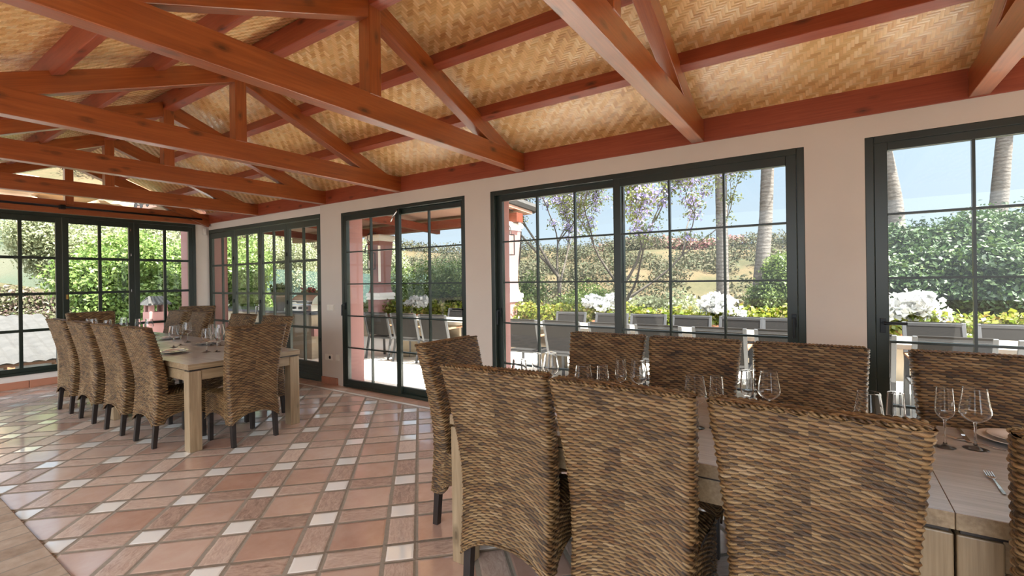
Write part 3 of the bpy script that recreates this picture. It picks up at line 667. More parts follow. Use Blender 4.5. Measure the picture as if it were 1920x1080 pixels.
for b,x,y,l in ((1,2.560,-.470,'big clear wine glass with its whole stem showing, by the right edge'),
  (0,2.522,-.375,'slim clear wine glass with its whole stem showing, left of the big one'),
  (1,2.545,.245,'big wine glass in front of the third facing chair'),
  (0,2.515,.335,'slim wine glass lit white by the gap between the second and third facing chairs'),
  (1,2.565,.885,'big wine glass at the gap between the first and second facing chairs'),
  (0,2.530,.975,'slim wine glass before the right part of the first facing chair'),
  (1,2.545,1.430,'big wine glass before the sunlit terrace, left of the first facing chair'),
  (0,2.490,1.495,'slim wine glass before the sunlit terrace, beside the big one'),
  (1,2.270,.520,'big wine glass with its rim over the middle chair back, below the second facing chair'),
  (0,2.310,.435,'slim wine glass just right of the big one below the second facing chair'),
  (1,2.260,1.075,'big wine glass below the first facing chair, leftmost of its row of four'),
  (0,2.300,.985,'slim wine glass below the first facing chair, second of its row of four'),
  (1,2.275,-.120,'big wine glass peeping over the largest chair back, below the blank wall'),
  (0,2.320,-.205,'slim wine glass peeping over the largest chair back, before the dark door stile'),
  (1,2.250,1.470,'big wine glass nearest the head of the front table, over the first chair back')):
    glass(b,x,y,l,gn)
for b,x,y,l in ((1,2.231,5.99,'far table big wine glass, left of the trio in mid table'),
  (0,2.348,6.12,'far table slim wine glass in the middle of the trio'),
  (1,2.518,6.37,'far table big wine glass, right of the trio in mid table'),
  (1,2.254,5.27,'far table big wine glass nearest us, left of the end chair back'),
  (0,2.310,5.18,'far table slim wine glass nearest us, beside the end chair back'),
  (0,2.505,5.75,'far table slim wine glass behind the nearest big one'),
  (1,2.560,5.66,'far table big wine glass touching the edge of the end chair back'),
  (1,2.18,7.86,'far table big wine glass above the third left chair'),
  (1,2.17,8.36,'far table big wine glass above the second left chair, before the head chair'),
  (0,2.14,8.47,'far table slim wine glass above the second left chair'),
  (1,2.42,8.10,'far table big wine glass between the head chair and the dark window stile'),
  (0,2.44,7.66,'far table slim wine glass before the dark window stile'),
  (1,2.52,7.52,'far table big wine glass below the pink chimney')):
    glass(b,x,y,l,gf)
PLP=[(.0003,.0),(.07,.0),(.075,.003),(.10,.010),(.135,.0185),(.137,.0200),(.134,.0205),(.10,.0135),(.078,.0065),(.070,.0045),(.0003,.0045)]
def plate_mesh(name,s): return MB().lathe([(r*s,z*s) for r,z in PLP],48).build(name,CERAMIC,None,smooth=True)
P1=tag(plate_mesh('dinner_plate',1),None,'plate'); P2=tag(plate_mesh('side_plate',.76),None,'plate')
def fork_mb():
    m=MB(); 
    pts=[(0,0,.002),(0,.03,.0025),(0,.09,.004),(0,.13,.0035)]
    for (y0,w0,z0),(y1,w1_,z1) in zip([(0,.010,.001),(.04,.009,.0016),(.095,.0055,.004),(.125,.006,.005),(.140,.022,.0045)],[(.04,.009,.0016),(.095,.0055,.004),(.125,.006,.005),(.140,.022,.0045),(.152,.0225,.0035)]):
        m.add([(-w0/2,y0,z0),(w0/2,y0,z0),(w1_/2,y1,z1),(-w1_/2,y1,z1),(-w0/2,y0,z0+.0022),(w0/2,y0,z0+.0022),(w1_/2,y1,z1+.0022),(-w1_/2,y1,z1+.0022)],[(3,2,1,0),(4,5,6,7),(0,1,5,4),(1,2,6,5),(2,3,7,6),(3,0,4,7)])
    for i in range(4):
        x=-.0095+i*.00633; m.bar((x,.150,.0045),(x,.196,.0075),.0028,.0022)
    return m
def knife_mb():
    m=MB(); m.bar((0,0,.004),(0,.095,.0035),.013,.006)
    m.add([(-.009,.095,.001),(.006,.095,.001),(.0085,.15,.001),(.0075,.19,.001),(.001,.218,.001),(-.009,.20,.001),(-.009,.095,.003),(.006,.095,.0035),(.0085,.15,.003),(.0075,.19,.003),(.001,.218,.002),(-.009,.20,.0012)],[(5,4,3,2,1,0),(6,7,8,9,10,11),(0,1,7,6),(1,2,8,7),(2,3,9,8),(3,4,10,9),(4,5,11,10),(5,0,6,11)])
    return m
KN=tag(knife_mb().build('table_knife',CHROME,None,bevel=.0008),None,'knife'); FK=tag(fork_mb().build('table_fork',CHROME,None,bevel=.0006),None,'fork')
up,uq,uk,uf=[False],[False],[False],[False]; Z=.7605
def setting(px_,py_,ang,who,bits='pskf',grp='place settings'):
    """plate centre, ang = direction the diner looks"""
    d=Vector((math.cos(ang),math.sin(ang))); r=Vector((d.y,-d.x))
    if 'p' in bits: place(P1,up,(px_,py_,Z),0,'wide white dinner plate '+who,'white plates')
    if 's' in bits: place(P2,uq,(px_,py_,Z+.0135),0,'small white plate on that '+who,'white plates')
    a=ang-PI/2
    if 'k' in bits: q=r*.175-d*.10; place(KN,uk,(px_+q.x,py_+q.y,Z),a,'steel table knife '+who,'cutlery')
    if 'f' in bits: q=-r*.175-d*.09; place(FK,uf,(px_+q.x,py_+q.y,Z),a,'steel table fork '+who,'cutlery')
setting(2.735,-.64,PI,'before the facing chair at the right edge','psk')
place(FK,uf,(2.07,-.445,Z),-PI/2+.0,'steel fork with its tines showing on the table at the right edge','cutlery')
place(FK,uf,(2.58,-.56,Z),-PI*.18,'steel fork lying crosswise behind the big glass at the right edge','cutlery')
setting(2.06,5.53,0,'of the first left seat at the far table')
setting(2.07,6.30,0,'of the second left seat at the far table','psk')
setting(2.05,7.62,0,'of the third left seat at the far table','ps')
setting(2.56,6.98,PI,'of the third folding door seat at the far table','ps')
setting(2.57,7.72,PI,'of the farthest folding door seat at the far table','ps')
setting(2.57,5.95,PI,'of the second folding door seat at the far table','psk')
place(KN,uk,(2.52,5.12,Z),-.5,'steel knife lying by the end chair of the far table','cutlery')
setting(2.06,1.12,0,'behind the first chair back in the front row','ps')
# ------------------------------------------------------------------ outdoors: terrace
struct('terrace_floor',MB().box(WX+.10,9.0,-8,16,-.15,-.03),TERRACE,'pale stone terrace in the sun outside the glass doors','terrace')
struct('planter_wall',MB().box(8.45,8.98,-6,14,-.1,.50),SANDST,'low sandstone planter wall under the ivy hedge','planter wall',bevel=.01)
def make_pchair():
    t=empty('terrace_chair',O,0,None,'chair')     # local +y is where the sitter looks
    for s in (1,-1):
        x=s*.275
        sf=MB().bar((x,.26,0),(x,.24,.64),.042,.028,(0,1,0)).bar((x,-.26,0),(x,-.17,.42),.042,.028,(0,1,0)).bar((x,-.17,.41),(x,-.30,.895),.042,.026,(0,1,0)).bar((x,.245,.40),(x,-.17,.40),.028,.03).build('side_frame',ALU,t,bevel=.005)
        MB().box(x-.026,x+.026,-.215,.27,.64,.665).build('armrest',TEAK,sf,bevel=.006)
    MB().bar((-.275,-.291,.868),(.275,-.291,.868),.022,.04).bar((-.275,.24,.40),(.275,.24,.40),.03,.03).bar((-.275,-.17,.40),(.275,-.17,.40),.03,.03).build('cross_rail',ALU,t,bevel=.004)
    MB().bar((0,-.185,.46),(0,-.302,.900),.52,.012,(0,1,.25)).build('back_sling',SLING,t)
    MB().box(-.255,.255,-.18,.25,.41,.424).build('seat_sling',SLING,t)
    return t
PC=make_pchair(); u=[False]; near='terrace chairs with their backs to the window wall'; farr='terrace chairs facing the house across the terrace tables'
nl=['half behind the pink reveal of the wide door','first full one in the wide door','behind the wide door mullion',
    'below the first palm, left','below the first palm, right, before the white petunias','at the right jamb of the wide door','cut by the left stile of the right edge door','in the middle of the right edge door','at the very right edge of the photo']
for y,l in zip((3.83,3.13,2.42,1.77,1.08,.40,-.24,-.94,-1.64),nl): place(PC,u,(6.17,y,-.03),-PI/2+random.Random(y).uniform(-.05,.05),'grey terrace chair seen from behind, '+l,near)
for y,l in zip((7.25,6.50,5.77),('left of the three behind the sliding door mullion','middle of the three in the sliding door','right of the three in the sliding door')): place(PC,u,(6.32,y,-.03),-PI/2+.12,'grey terrace chair seen from behind, '+l,near)
fl=['left of the petunias by the wide door mullion','just left of the wide door mullion','right of the wide door mullion','below the jacaranda edge','below the white petunias','before the last hedge stretch of the wide door','behind the right edge door, left','behind the right edge door, right','behind the sliding door at its right jamb']
for y,l in zip((3.84,3.08,2.45,1.78,1.10,.50,-1.05,-1.72,6.45),fl): place(PC,u,(7.32,y,-.03),PI/2+random.Random(y+5).uniform(-.05,.05),'grey sling terrace chair facing the house, '+l,farr)
def make_ptable():
    t=empty('terrace_table',O,0,None,'table')
    MB().box(-.42,.42,-1.02,1.02,.70,.755).build('table_slab',TABLESTONE,t,bevel=.006)
    for s in (1,-1): MB().box(-.25,.25,s*.62-.14,s*.62+.14,0,.70).build('pedestal',SANDST,t,bevel=.008)
    return t
PT=make_ptable(); u=[False]
for y,l in ((3.15,'behind the left leaf of the wide door'),(1.08,'behind the right leaf of the wide door'),(-.99,'behind the right edge door'),(6.3,'under the porch behind the sliding door')):
    place(PT,u,(6.78,y,-.03),0,'cream stone terrace table '+l,'stone tables on the terrace')
# ------------------------------------------------------------------ foliage
def leaves(name,blobs,n,size,m,parent=None,seed=1,shell=.55,el=1.9,droop=0.0):
    rs=np.random.RandomState(seed); B=np.array(blobs,float); wgt=(B[:,3]*B[:,4]*B[:,5])**.67; k=rs.choice(len(B),n,p=wgt/wgt.sum())
    d=rs.normal(size=(n,3)); d/=np.linalg.norm(d,axis=1,keepdims=True); r=(shell+(1-shell)*rs.rand(n,1))*(1+.12*rs.normal(size=(n,1)))
    c=B[k,:3]+d*B[k,3:6]*r
    nrm=d*.7+rs.normal(size=(n,3))*.75+np.array([0,0,.35]); nrm/=np.linalg.norm(nrm,axis=1,keepdims=True)
    a=np.cross(nrm,rs.normal(size=(n,3))); a/=np.linalg.norm(a,axis=1,keepdims=True); a[:,2]-=droop; b=np.cross(nrm,a)
    s=size*(.6+.8*rs.rand(n,1)); L=a*s*el/2; W=b*s/2
    V=np.stack([c-L,c-L*.15+W+nrm*s*.12,c+L,c-L*.15-W+nrm*s*.12],1).reshape(-1,3)
    me=bpy.data.meshes.new(name); me.vertices.add(4*n); me.vertices.foreach_set('co',V.reshape(-1).astype(np.float32))
    # two triangles folded on the midrib, sharing it
    idx=np.arange(n)[:,None]*4+np.array([[0,2,1,0,3,2]]); me.loops.add(6*n); me.loops.foreach_set('vertex_index',idx.reshape(-1).astype(np.int32)); me.polygons.add(2*n); me.polygons.foreach_set('loop_start',np.arange(0,6*n,3,dtype=np.int32))
    me.update(calc_edges=True); return mkobj(name,me,m,parent)
def lumps(cx,cy,cz,rx,ry,rz,k,seed,f=.5):
    r=random.Random(seed); out=[]
    for i in range(k):
        a=r.uniform(0,2*PI); q=r.random()**.5*.75; z=r.uniform(-.7,.8)
        out.append((cx+math.cos(a)*q*rx,cy+math.sin(a)*q*ry,cz+z*rz*.7,rx*f*r.uniform(.7,1.2),ry*f*r.uniform(.7,1.2),rz*f*r.uniform(.7,1.2)))
    return out
def shrub(name,label,cat,c,rad,n,size,m,seed,k=9,trunk=True,group=None,kind=None,zb=None,f=.5):
    zb=c[2]-rad[2]*1.3 if zb is None else zb
    t=empty(name,(c[0],c[1],zb),0,label,cat,group,kind); z=c[2]-zb
    leaves('foliage',lumps(0,0,z,*rad,k,seed,f),int(n*1.7),size*.74,m,t,seed)
    if trunk:
        r=random.Random(seed); mb=MB()
        for i in range(4): mb.tube([(r.uniform(-.1,.1),r.uniform(-.1,.1),0),(r.uniform(-.2,.2)*rad[0],r.uniform(-.2,.2)*rad[1],z*.6),(r.uniform(-.6,.6)*rad[0],r.uniform(-.6,.6)*rad[1],z*1.2)],[.06,.04,.012],6)
        mb.build('stem',BARK,t)
    return t
# ivy hedge
rr=random.Random(4); hb=[]
y=-4.5
while y<13: hb.append((8.70+rr.uniform(-.05,.05),y,.74+rr.uniform(-.03,.03),.27,.30,.20+rr.uniform(-.02,.04))); y+=.2
for i in range(40): hb.append((8.46+rr.uniform(-.04,.02),rr.uniform(-4,12),.48+rr.uniform(-.1,.06),.10,.16,.2))
tag(leaves('ivy_hedge',hb,16000,.062,L_IVY,None,3,.5,1.3),'long clipped ivy hedge with yellow green leaves along the terrace planter','hedge')
def petunia(x,y,z,label,seed,s=1.0):
    t=empty('petunia_plant',(x,y,.5),0,label,'flowers','white petunias standing in the ivy hedge')
    bl=lumps(0,0,z-.5,.26*s,.36*s,.22*s,8,seed,.55)
    leaves('foliage',[(0,0,z-.62,.24*s,.33*s,.18*s)],900,.055,L_IVY,t,seed+1,.3,1.4)
    leaves('blossom',[(a,b,c+.05,d,e,f) for a,b,c,d,e,f in bl],900,.075,L_WHITE,t,seed,.75,1.05)
    MB().lathe([(.001,-.02),(.14,-.02),(.18,.16),(.19,.18),(.17,.18),(.001,.15)],20).build('pot',TERRA,t,smooth=True)
petunia(8.36,1.49,.90,'white petunia mound in front of the first palm trunk',11,1.05); petunia(8.36,3.60,.90,'white petunia mound left of the wide door mullion',13,.95)
petunia(8.36,-.93,.92,'white petunia mound behind the lever handle of the right edge door',17,1.1); petunia(8.36,8.50,.87,'white petunia mound seen through the sliding door',19,.95)
# jacarandas
def jacaranda(x,y,label,seed,lean,stems,zb=-.9,purple=800):
    t=empty('jacaranda_tree',(x,y,zb),0,label,'tree','jacaranda trees behind the hedge'); r=random.Random(seed); mb=MB(); tips=[]
    def grow(p,d,L,rad,lev):
        pts=[p]; q=Vector(p); dd=Vector(d)
        for i in range(4):
            dd=(dd+Vector((r.uniform(-.16,.16),r.uniform(-.16,.16),r.uniform(-.05,.12)))).normalized(); q=q+dd*L/4; pts.append(tuple(q))
        mb.tube(pts,[rad*(1-.11*i) for i in range(5)],6,cap=False)
        if lev>=2: tips.append(tuple(q)); tips.append(pts[2])
        if lev<5:
            for i in range(3 if lev==1 else 2):
                e=(dd+Vector((r.uniform(-.75,.75),r.uniform(-.75,.75),r.uniform(-.15,.35)))).normalized(); grow(tuple(q),e,L*r.uniform(.6,.82),rad*.52*(1 if i else 1.1),lev+1)
    for i in range(stems):
        a=r.uniform(0,2*PI); grow((.12*math.cos(a),.12*math.sin(a),0),Vector((lean[0]+r.uniform(-.22,.22),lean[1]+r.uniform(-.22,.22),1)).normalized(),r.uniform(2.0,2.5),r.uniform(.062,.085),0)
    mb.build('trunk',BARK,t,smooth=True)
    fb=[(*p,.30,.30,.20) for p in tips]
    leaves('foliage',fb,int(len(tips)*45),.034,L_JAC,t,seed,.2,2.2)
    pb=[(*p,.20,.20,.16) for p in tips if r.random()<.6]
    leaves('blossom',pb,int(purple*6.5),.048,L_PURP,t,seed+1,.2,1.2)
jacaranda(10.7,7.3,'jacaranda tree nearest the porch, densest with lilac blossom',21,(0,-.05),3,purple=2600)
jacaranda(11.5,6.0,'jacaranda tree in the middle with two pale upright trunks',33,(.0,-.06),2,purple=1400)
jacaranda(11.3,4.95,'jacaranda tree whose forked trunk leans right behind the wide door mullion',45,(.0,-.28),2,purple=1300)
# shrubs, bushes and trees beyond the hedge
shrub('green_shrub','light green leafy shrub filling the middle of the sliding door view','shrub',(11.0,10.4,.9),(1.2,1.7,1.1),12000,.062,L_SHRUB,51,12)
shrub('green_shrub','tall pointed olive green shrub at the right of the sliding door view','shrub',(12.2,9.2,1.3),(.7,.8,1.3),5000,.08,L_OLIVE,52,8)
shrub('green_shrub','yellow green shrub under the jacaranda trunks, left','shrub',(10.4,7.0,.75),(.7,1.1,.95),5200,.05,L_SHRUB,53)
shrub('green_shrub','yellow green shrub under the jacaranda trunks, right','shrub',(10.5,5.0,.75),(.7,1.1,.85),5200,.05,L_SHRUB,54)
shrub('green_shrub','grey green feathery bush between mullion and first palm','shrub',(11.5,3.1,.35),(.9,1.4,.85),5000,.07,L_OLIVE,55)
shrub('round_bush','round bright green bush right of the leaning palm','bush',(15.2,1.15,1.05),(.75,.85,1.15),9000,.06,L_SHRUB,56,10,zb=-.9)
for i,(x,y,z,rx,rz,l) in enumerate(((15.6,-1.5,1.4,1.2,1.5,'dark glossy tree behind the third palm trunk'),(17.0,-2.6,1.5,1.25,1.7,'dark glossy tree in the middle of the right edge door'),(17.6,-4.6,1.7,1.5,1.9,'dark glossy tree right of the fourth palm trunk'),(15.0,-3.4,.9,1.2,1.2,'lower dark glossy tree in front of the fourth palm'),(19,-3.4,1.7,1.5,1.8,'dark glossy tree rearmost of the dark group'))):
    shrub('dark_tree',l,'tree',(x,y,z),(rx,rx*1.1,rz),17000,.088,L_DARK,60+i,14,zb=-1,group='dark trees behind the right edge door',f=.46)
shrub('fig_tree','bright green broad leaved tree outside the end window corner','tree',(5.6,16.3,1.55),(1.9,1.6,1.9),30000,.080,L_FIG,71,16,zb=-2,f=.45)
shrub('fig_tree','bright green tree seen through the left leaves of the folding door','tree',(8.0,16.6,1.5),(1.5,1.5,1.7),15000,.080,L_FIG,72,12,zb=-2,f=.45)
shrub('oleander','pink flowering oleander hedge above the grey tiled roof','shrub',(3.0,20.5,.5),(2.3,1.3,1.25),14000,.085,L_PINKF,73,14,zb=-1.2,f=.45)
shrub('oleander','pale pink oleander left of the fig tree','shrub',(5.0,21.5,.7),(1.6,1.3,1.2),8000,.085,L_PINKF,74,10,zb=-1.2,f=.45)
for i,(x,y,z,rx,rz,l) in enumerate(((5.5,23.5,2.5,1.9,1.7,'grey green olive tree by the left window mullion'),(8.3,24.5,3.2,2.2,2.0,'grey green olive tree in the middle leaf of the end window'),(7.0,22,1.7,1.7,1.5,'grey green olive tree low in the middle leaf of the end window'),(12.0,33,4.0,2.6,2.4,'grey green olive tree high behind the fig tree'),(15,26,2.6,2.0,2.0,'grey green olive tree seen through the folding door'),(20,24,2.2,2.2,2.2,'olive tree at the right leaf of the folding door'))):
    shrub('olive_tree',l,'tree',(x,y,z),(rx,rx,rz),26000,.075,L_OLIVE,80+i,13,zb=z-rz*1.8,group='olive trees on the hillside',f=.45)
# palms
def palm(pts,rads,label,seed):
    b=Vector(pts[0]); t=empty('palm_tree',tuple(b),0,label,'palm tree','palm trees beyond the hedge')
    P=[Vector(p)-b for p in pts]; Q=[];RR=[]; r=random.Random(seed)
    for i in range(len(P)-1):
        n=22
        for k in range(n): q=k/n; Q.append(P[i].lerp(P[i+1],q)); RR.append((rads[i]*(1-q)+rads[i+1]*q)*(1+.02*r.uniform(-1,1)+(.018 if k%2 else 0)))
    Q.append(P[-1]); RR.append(rads[-1])
    for i in range(3):   # smooth the bends
        Q=[Q[0]]+[(Q[k-1]+Q[k]*2+Q[k+1])/4 for k in range(1,len(Q)-1)]+[Q[-1]]
    MB().tube(Q,RR,20).build('trunk',PALM,t,smooth=True)
    fr=MB(); top=P[-1]
    for i in range(16):
        a=2*PI*i/16+r.uniform(-.2,.2); e=r.uniform(.1,.9); pr=None
        for k in range(7):
            q=k/6; p=top+Vector((math.cos(a)*2.0*q,math.sin(a)*2.0*q,e*1.6*q-1.9*q*q))
            if pr is not None:
                sd=Vector((-math.sin(a),math.cos(a),-.4)); sd2=Vector((math.sin(a),-math.cos(a),-.4)); wd=.34*math.sin(PI*min(1,q*.9+.08))
                fr.add([pr,p,p+sd*wd,pr+sd*wd],[(0,1,2,3)]); fr.add([pr,p,p+sd2*wd,pr+sd2*wd],[(3,2,1,0)])
            pr=p
    fr.build('frond_crown',L_DARK,t)
palm([(15.1,2.63,-1.2),(15.1,2.63,2.6),(15.12,2.66,7.5)],[.19,.165,.15],'straight grey palm trunk left of the two in the wide door',1)
palm([(15.6,1.86,-1.2),(15.72,1.70,1.2),(15.83,1.545,3.2),(15.86,1.49,4.6),(15.9,1.4,7.5)],[.26,.21,.175,.17,.16],'leaning grey palm trunk right of the two in the wide door',2)
palm([(18.03,-1.72,-1.2),(18.03,-1.72,1.6),(17.98,-1.62,3.6),(17.85,-1.42,5.2),(17.7,-1.2,8)],[.28,.255,.21,.15,.14],'grey palm trunk by the left stile of the right edge door',3)
palm([(19.3,-3.6,-1.2),(19.52,-3.95,1.2),(19.66,-4.15,3.0),(19.77,-4.34,5.4),(19.9,-4.5,8.5)],[.29,.245,.215,.185,.16],'grey palm trunk leaning right, behind the bar of the right edge door',4)
# ------------------------------------------------------------------ terrain
def sm(a,b,x): t=np.clip((x-a)/(b-a),0,1); return t*t*(3-2*t)
def height(x,y):
    az=np.degrees(np.arctan2(y,x)); d=np.hypot(x-4,y-4)
    A=6.2+sm(48,72,az)*8.0-sm(10,-25,az)*0-sm(4,-8,az)*2.6
    n=.35*np.sin(x*.31+y*.17)+.25*np.sin(x*.13-y*.41+2)+.18*np.sin(x*.7+y*.53)
    return -1.25+sm(14,62,d)*A+sm(40,140,d)*2*sm(48,72,az)+n*sm(10,30,d)
def terrain():
    rs=np.concatenate([np.linspace(6.2,30,36),np.linspace(31,90,60),np.linspace(95,260,14)]); th=np.radians(np.linspace(-60,125,170)); Rg,Tg=np.meshgrid(rs,th); x=4.0+Rg*np.cos(Tg); y=4.0+Rg*np.sin(Tg)
    z=height(x,y); V=np.stack([x,y,z],-1).reshape(-1,3); h,w=x.shape; i=np.arange(h*w).reshape(h,w); q=np.stack([i[:-1,:-1],i[:-1,1:],i[1:,1:],i[1:,:-1]],-1).reshape(-1,4)
    me=bpy.data.meshes.new('hillside'); me.from_pydata(V.tolist(),[],q.tolist()); me.update(); o=mkobj('hillside',me,HILL,None,smooth=True); tag(o,'dry grassy hillside rising beyond the garden','hill',None,'structure')
terrain()
tag(MB().box(-30,4.2,9.9,30,-2.3,-2.2).build('garden_ground',HILL),'dry ground below the end window','ground',None,'structure')
rs_=np.random.RandomState(9); sb=[]
for i in range(330):
    a=R(rs_.uniform(-6,80)); d=rs_.uniform(16,62); x=4+d*math.cos(a); y=4+d*math.sin(a); s=rs_.uniform(.5,1.3)*(.6+d/60); sb.append((x,y,float(height(x,y))+s*.3,s*1.3,s*1.3,s*.75))
tag(leaves('hillside_scrub',sb,110000,.15,L_SCRUB,None,91,.5,1.6),'dry scrub and low bushes scattered over the hillside','scrub',None,'stuff')
bg=[]
for i in range(22):
    q=i/21; az=R(5+q*17); d=58; x=4+d*math.cos(az); y=4+d*math.sin(az); bg.append((x,y,float(height(x,y))+.5,1.2,1.2,.85+.3*math.sin(i*2.1)))
t=empty('bougainvillea_bank',(60,14,3.5),0,'long pink bougainvillea bank along the crest of the hill','shrub')
leaves('foliage',[(a-60,b-14,c-3.5,d,e,f) for a,b,c,d,e,f in bg],4200,.30,leafmat('magenta_bracts',[(.42,.15,.15),(.50,.22,.20),(.30,.18,.12),(.46,.24,.22)],.2,.8,dk=.55),t,93,.6,1.3)
fe=empty('crest_fence',(57,2,4.3),0,'long pale mesh fence on the crest right of the palms','fence'); mb=MB()
for i in range(9): y=-4+i*1.6; mb.bar((0,y-2,-1.5),(0,y-2,1.0),.08,.08)
mb.build('post_row',ALU,fe); MB().box(-.02,.02,-6,7,-1.2,.9).build('mesh_panel',glassy('pale_mesh',(.72,.76,.80),1.05),fe)
MB().box(-.2,.2,-7,6.5,-2.2,-.75).build('base_wall',WHITETRIM,fe)
# teal netting fence on the slope
nf=empty('netting_fence',(0,0,0),0,'teal windbreak netting stretched across the slope beyond the trees','fence'); tp=[(3.6,27,4.35),(6.4,26.5,3.7),(9.5,26,2.9),(13.2,24.8,2.25),(17,22.6,1.95),(20.5,19.5,1.85)]
v=[];f=[]
for i,(x,y,z) in enumerate(tp): v+=[(x,y,z-2.6),(x,y,z)]
for i in range(len(tp)-1): f.append((2*i,2*i+2,2*i+3,2*i+1))
mb=MB(); mb.v=v; mb.f=f; mb.build('netting',NET,nf)
for x,y,z in tp: MB().tube([(x,y,z-3),(x,y,z+.05)],.035,8).build('post',ALU,nf)
# rock outcrop
def rock(x,y,z,sx,sy,sz,label,seed):
    bm=bmesh.new(); bmesh.ops.create_icosphere(bm,subdivisions=4,radius=1); r=random.Random(seed); ph=[r.uniform(0,6) for _ in range(6)]
    for w in bm.verts:
        p=w.co; n=.18*math.sin(p.x*4+ph[0])*math.sin(p.y*5+ph[1])+.14*math.sin(p.z*9+ph[2]+p.x*2)+.10*math.sin(p.x*11+ph[3])*math.sin(p.z*7+ph[4])
        w.co=p*(1+n)
    me=bpy.data.meshes.new('rock_outcrop'); bm.to_mesh(me); bm.free(); o=mkobj('rock_outcrop',me,ROCK); o.location=(x,y,z); o.scale=(sx,sy,sz); tag(o,label,'rock','ochre rocks on the hillside')
rock(4.6,38,6.6,4.2,2.4,1.3,'broad ochre rock ledge at the top left of the end window',1); rock(13.5,40,7.4,3.4,2.2,1.5,'pale rock high behind the middle leaf of the end window',2)
# lower building: tiled roof, wall, chimney
lb=empty('lower_outbuilding',(0,12.6,-2.2),0,'low outbuilding with a grey tiled roof just outside the end window','building')
nx,ny=190,24; me=bpy.data.meshes.new('tiled_roof'); v=[];f=[]
for j in range(ny+1):
    for i in range(nx+1):
        x=-6+9.1*i/nx; q=j/ny; y=-.1+3.2*q; v.append((x,y,2.22+.75*q+.035*abs(math.sin(PI*x/.21))+.02*((q*9)%1)))
for j in range(ny):
    for i in range(nx): a=j*(nx+1)+i; f.append((a,a+1,a+nx+2,a+nx+1))
me.from_pydata(v,[],f); me.update(); mkobj('tiled_roof',me,ROOFT,lb)
MB().box(-6,2.9,.25,3.1,0,2.2).build('wall',WHITETRIM,lb); mb=MB()
for i in range(14): mb.box(-5.9+i*.66,-5.8+i*.66,-.06,.3,2.08,2.19)
mb.build('rafter_end_row',TEAK,lb); MB().box(-6,3.0,-.05,.02,2.17,2.22).build('eave_board',TEAK,lb)
ch=empty('chimney',(4.49,13.0,-1),0,'small pink chimney with a tiled cap outside the end window','chimney')
MB().box(-.19,.19,-.19,.19,0,1.83).build('shaft',PINK,ch,bevel=.01); MB().box(-.22,.22,-.22,.22,1.58,1.63).build('moulding',PINK,ch)
mb=MB()
for sx in (1,-1):
    for sy in (1,-1): mb.box(sx*.13-.045,sx*.13+.045,sy*.13-.045,sy*.13+.045,1.83,2.0)
mb.build('vent_post_set',PINK,ch); mb=MB()
mb.add([(-.25,-.25,1.99),(.25,-.25,1.99),(.25,.25,1.99),(-.25,.25,1.99),(-.14,-.03,2.15),(.14,-.03,2.15),(.14,.03,2.15),(-.14,.03,2.15)],[(3,2,1,0),(4,5,6,7),(0,1,5,4),(1,2,6,5),(2,3,7,6),(3,0,4,7)])
for i in range(5):
    x=-.2+i*.1; mb.tube([(x,-.26,2.005),(x*.6,0,2.165),(x,.26,2.005)],.032,8)
mb.build('tiled_cap',ROOFT,ch)
struct('chimney_roof',MB().box(3.95,6.2,11.6,14.0,-1.2,.18),WHITETRIM,'pale flat roof carrying the pink chimney','roof')
# ------------------------------------------------------------------ porch
def column(x,y,label):
    t=empty('porch_column',(x,y,.5),R(45)*0,label,'column','pink porch columns on the planter wall')
    def sq(prof,name,m):
        mb=MB(); k=0
        for w,z in prof: mb.v+=[(-w,-w,z),(w,-w,z),(w,w,z),(-w,w,z)]
        for i in range(len(prof)-1):
            for j in range(4): a=i*4+j; b=i*4+(j+1)%4; mb.f.append((a,b,b+4,a+4))
        mb.f.append((3,2,1,0)); n=len(prof)*4; mb.f.append((n-4,n-3,n-2,n-1)); return mb.build(name,m,t)
    sq([(.23,.0),(.23,.48)],'pedestal',PINK); sq([(.26,.48),(.26,.52),(.245,.53),(.245,.555),(.27,.56),(.27,.64),(.24,.66)],'base_moulding',WHITETRIM)
    sq([(.225,.66),(.20,.74),(.185,.95),(.20,1.4),(.225,1.8),(.24,2.04)],'shaft',PINK); sq([(.25,2.03),(.25,2.07),(.28,2.10),(.28,2.17),(.26,2.2)],'capital',WHITETRIM)
    mb=MB(); 
    mb.bar((-.20,-.20,.95),(-.20,-.20,1.1),.06,.06,(1,1,0)); mb.bar((-.205,-.205,1.0),(-.226,-.226,1.9),.06,.06,(1,1,0)); mb.build('corner_strip',WHITETRIM,t)
column(8.6,10.05,'pink porch column with white mouldings and a lantern, in the sliding door view'); column(8.6,5.93,'pink porch column at the left edge of the wide door')
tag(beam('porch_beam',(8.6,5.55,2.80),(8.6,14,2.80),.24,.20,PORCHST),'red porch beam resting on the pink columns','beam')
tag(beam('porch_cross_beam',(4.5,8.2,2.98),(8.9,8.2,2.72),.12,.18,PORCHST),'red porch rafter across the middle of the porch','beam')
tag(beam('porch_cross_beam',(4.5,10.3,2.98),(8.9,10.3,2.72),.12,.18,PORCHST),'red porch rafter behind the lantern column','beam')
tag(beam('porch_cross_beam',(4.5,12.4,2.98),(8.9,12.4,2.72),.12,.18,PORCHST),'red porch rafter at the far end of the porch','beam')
pr=empty('porch_roof',(6.8,9.5,3.0),0,'tiled porch roof with a pink rendered edge over the terrace end','roof')
v=[(-2.3,-3.9,.26),(2.4,-3.9,-.06),(2.4,5,-.06),(-2.3,5,.26)]; v+=[(a,b,c+.12) for a,b,c in v]
mb=MB(); mb.add(v,[(3,2,1,0),(4,5,6,7),(0,1,5,4),(1,2,6,5),(2,3,7,6),(3,0,4,7)]); mb.build('deck',simple('peach_render',(.40,.24,.18),.85),pr)
mb=MB()
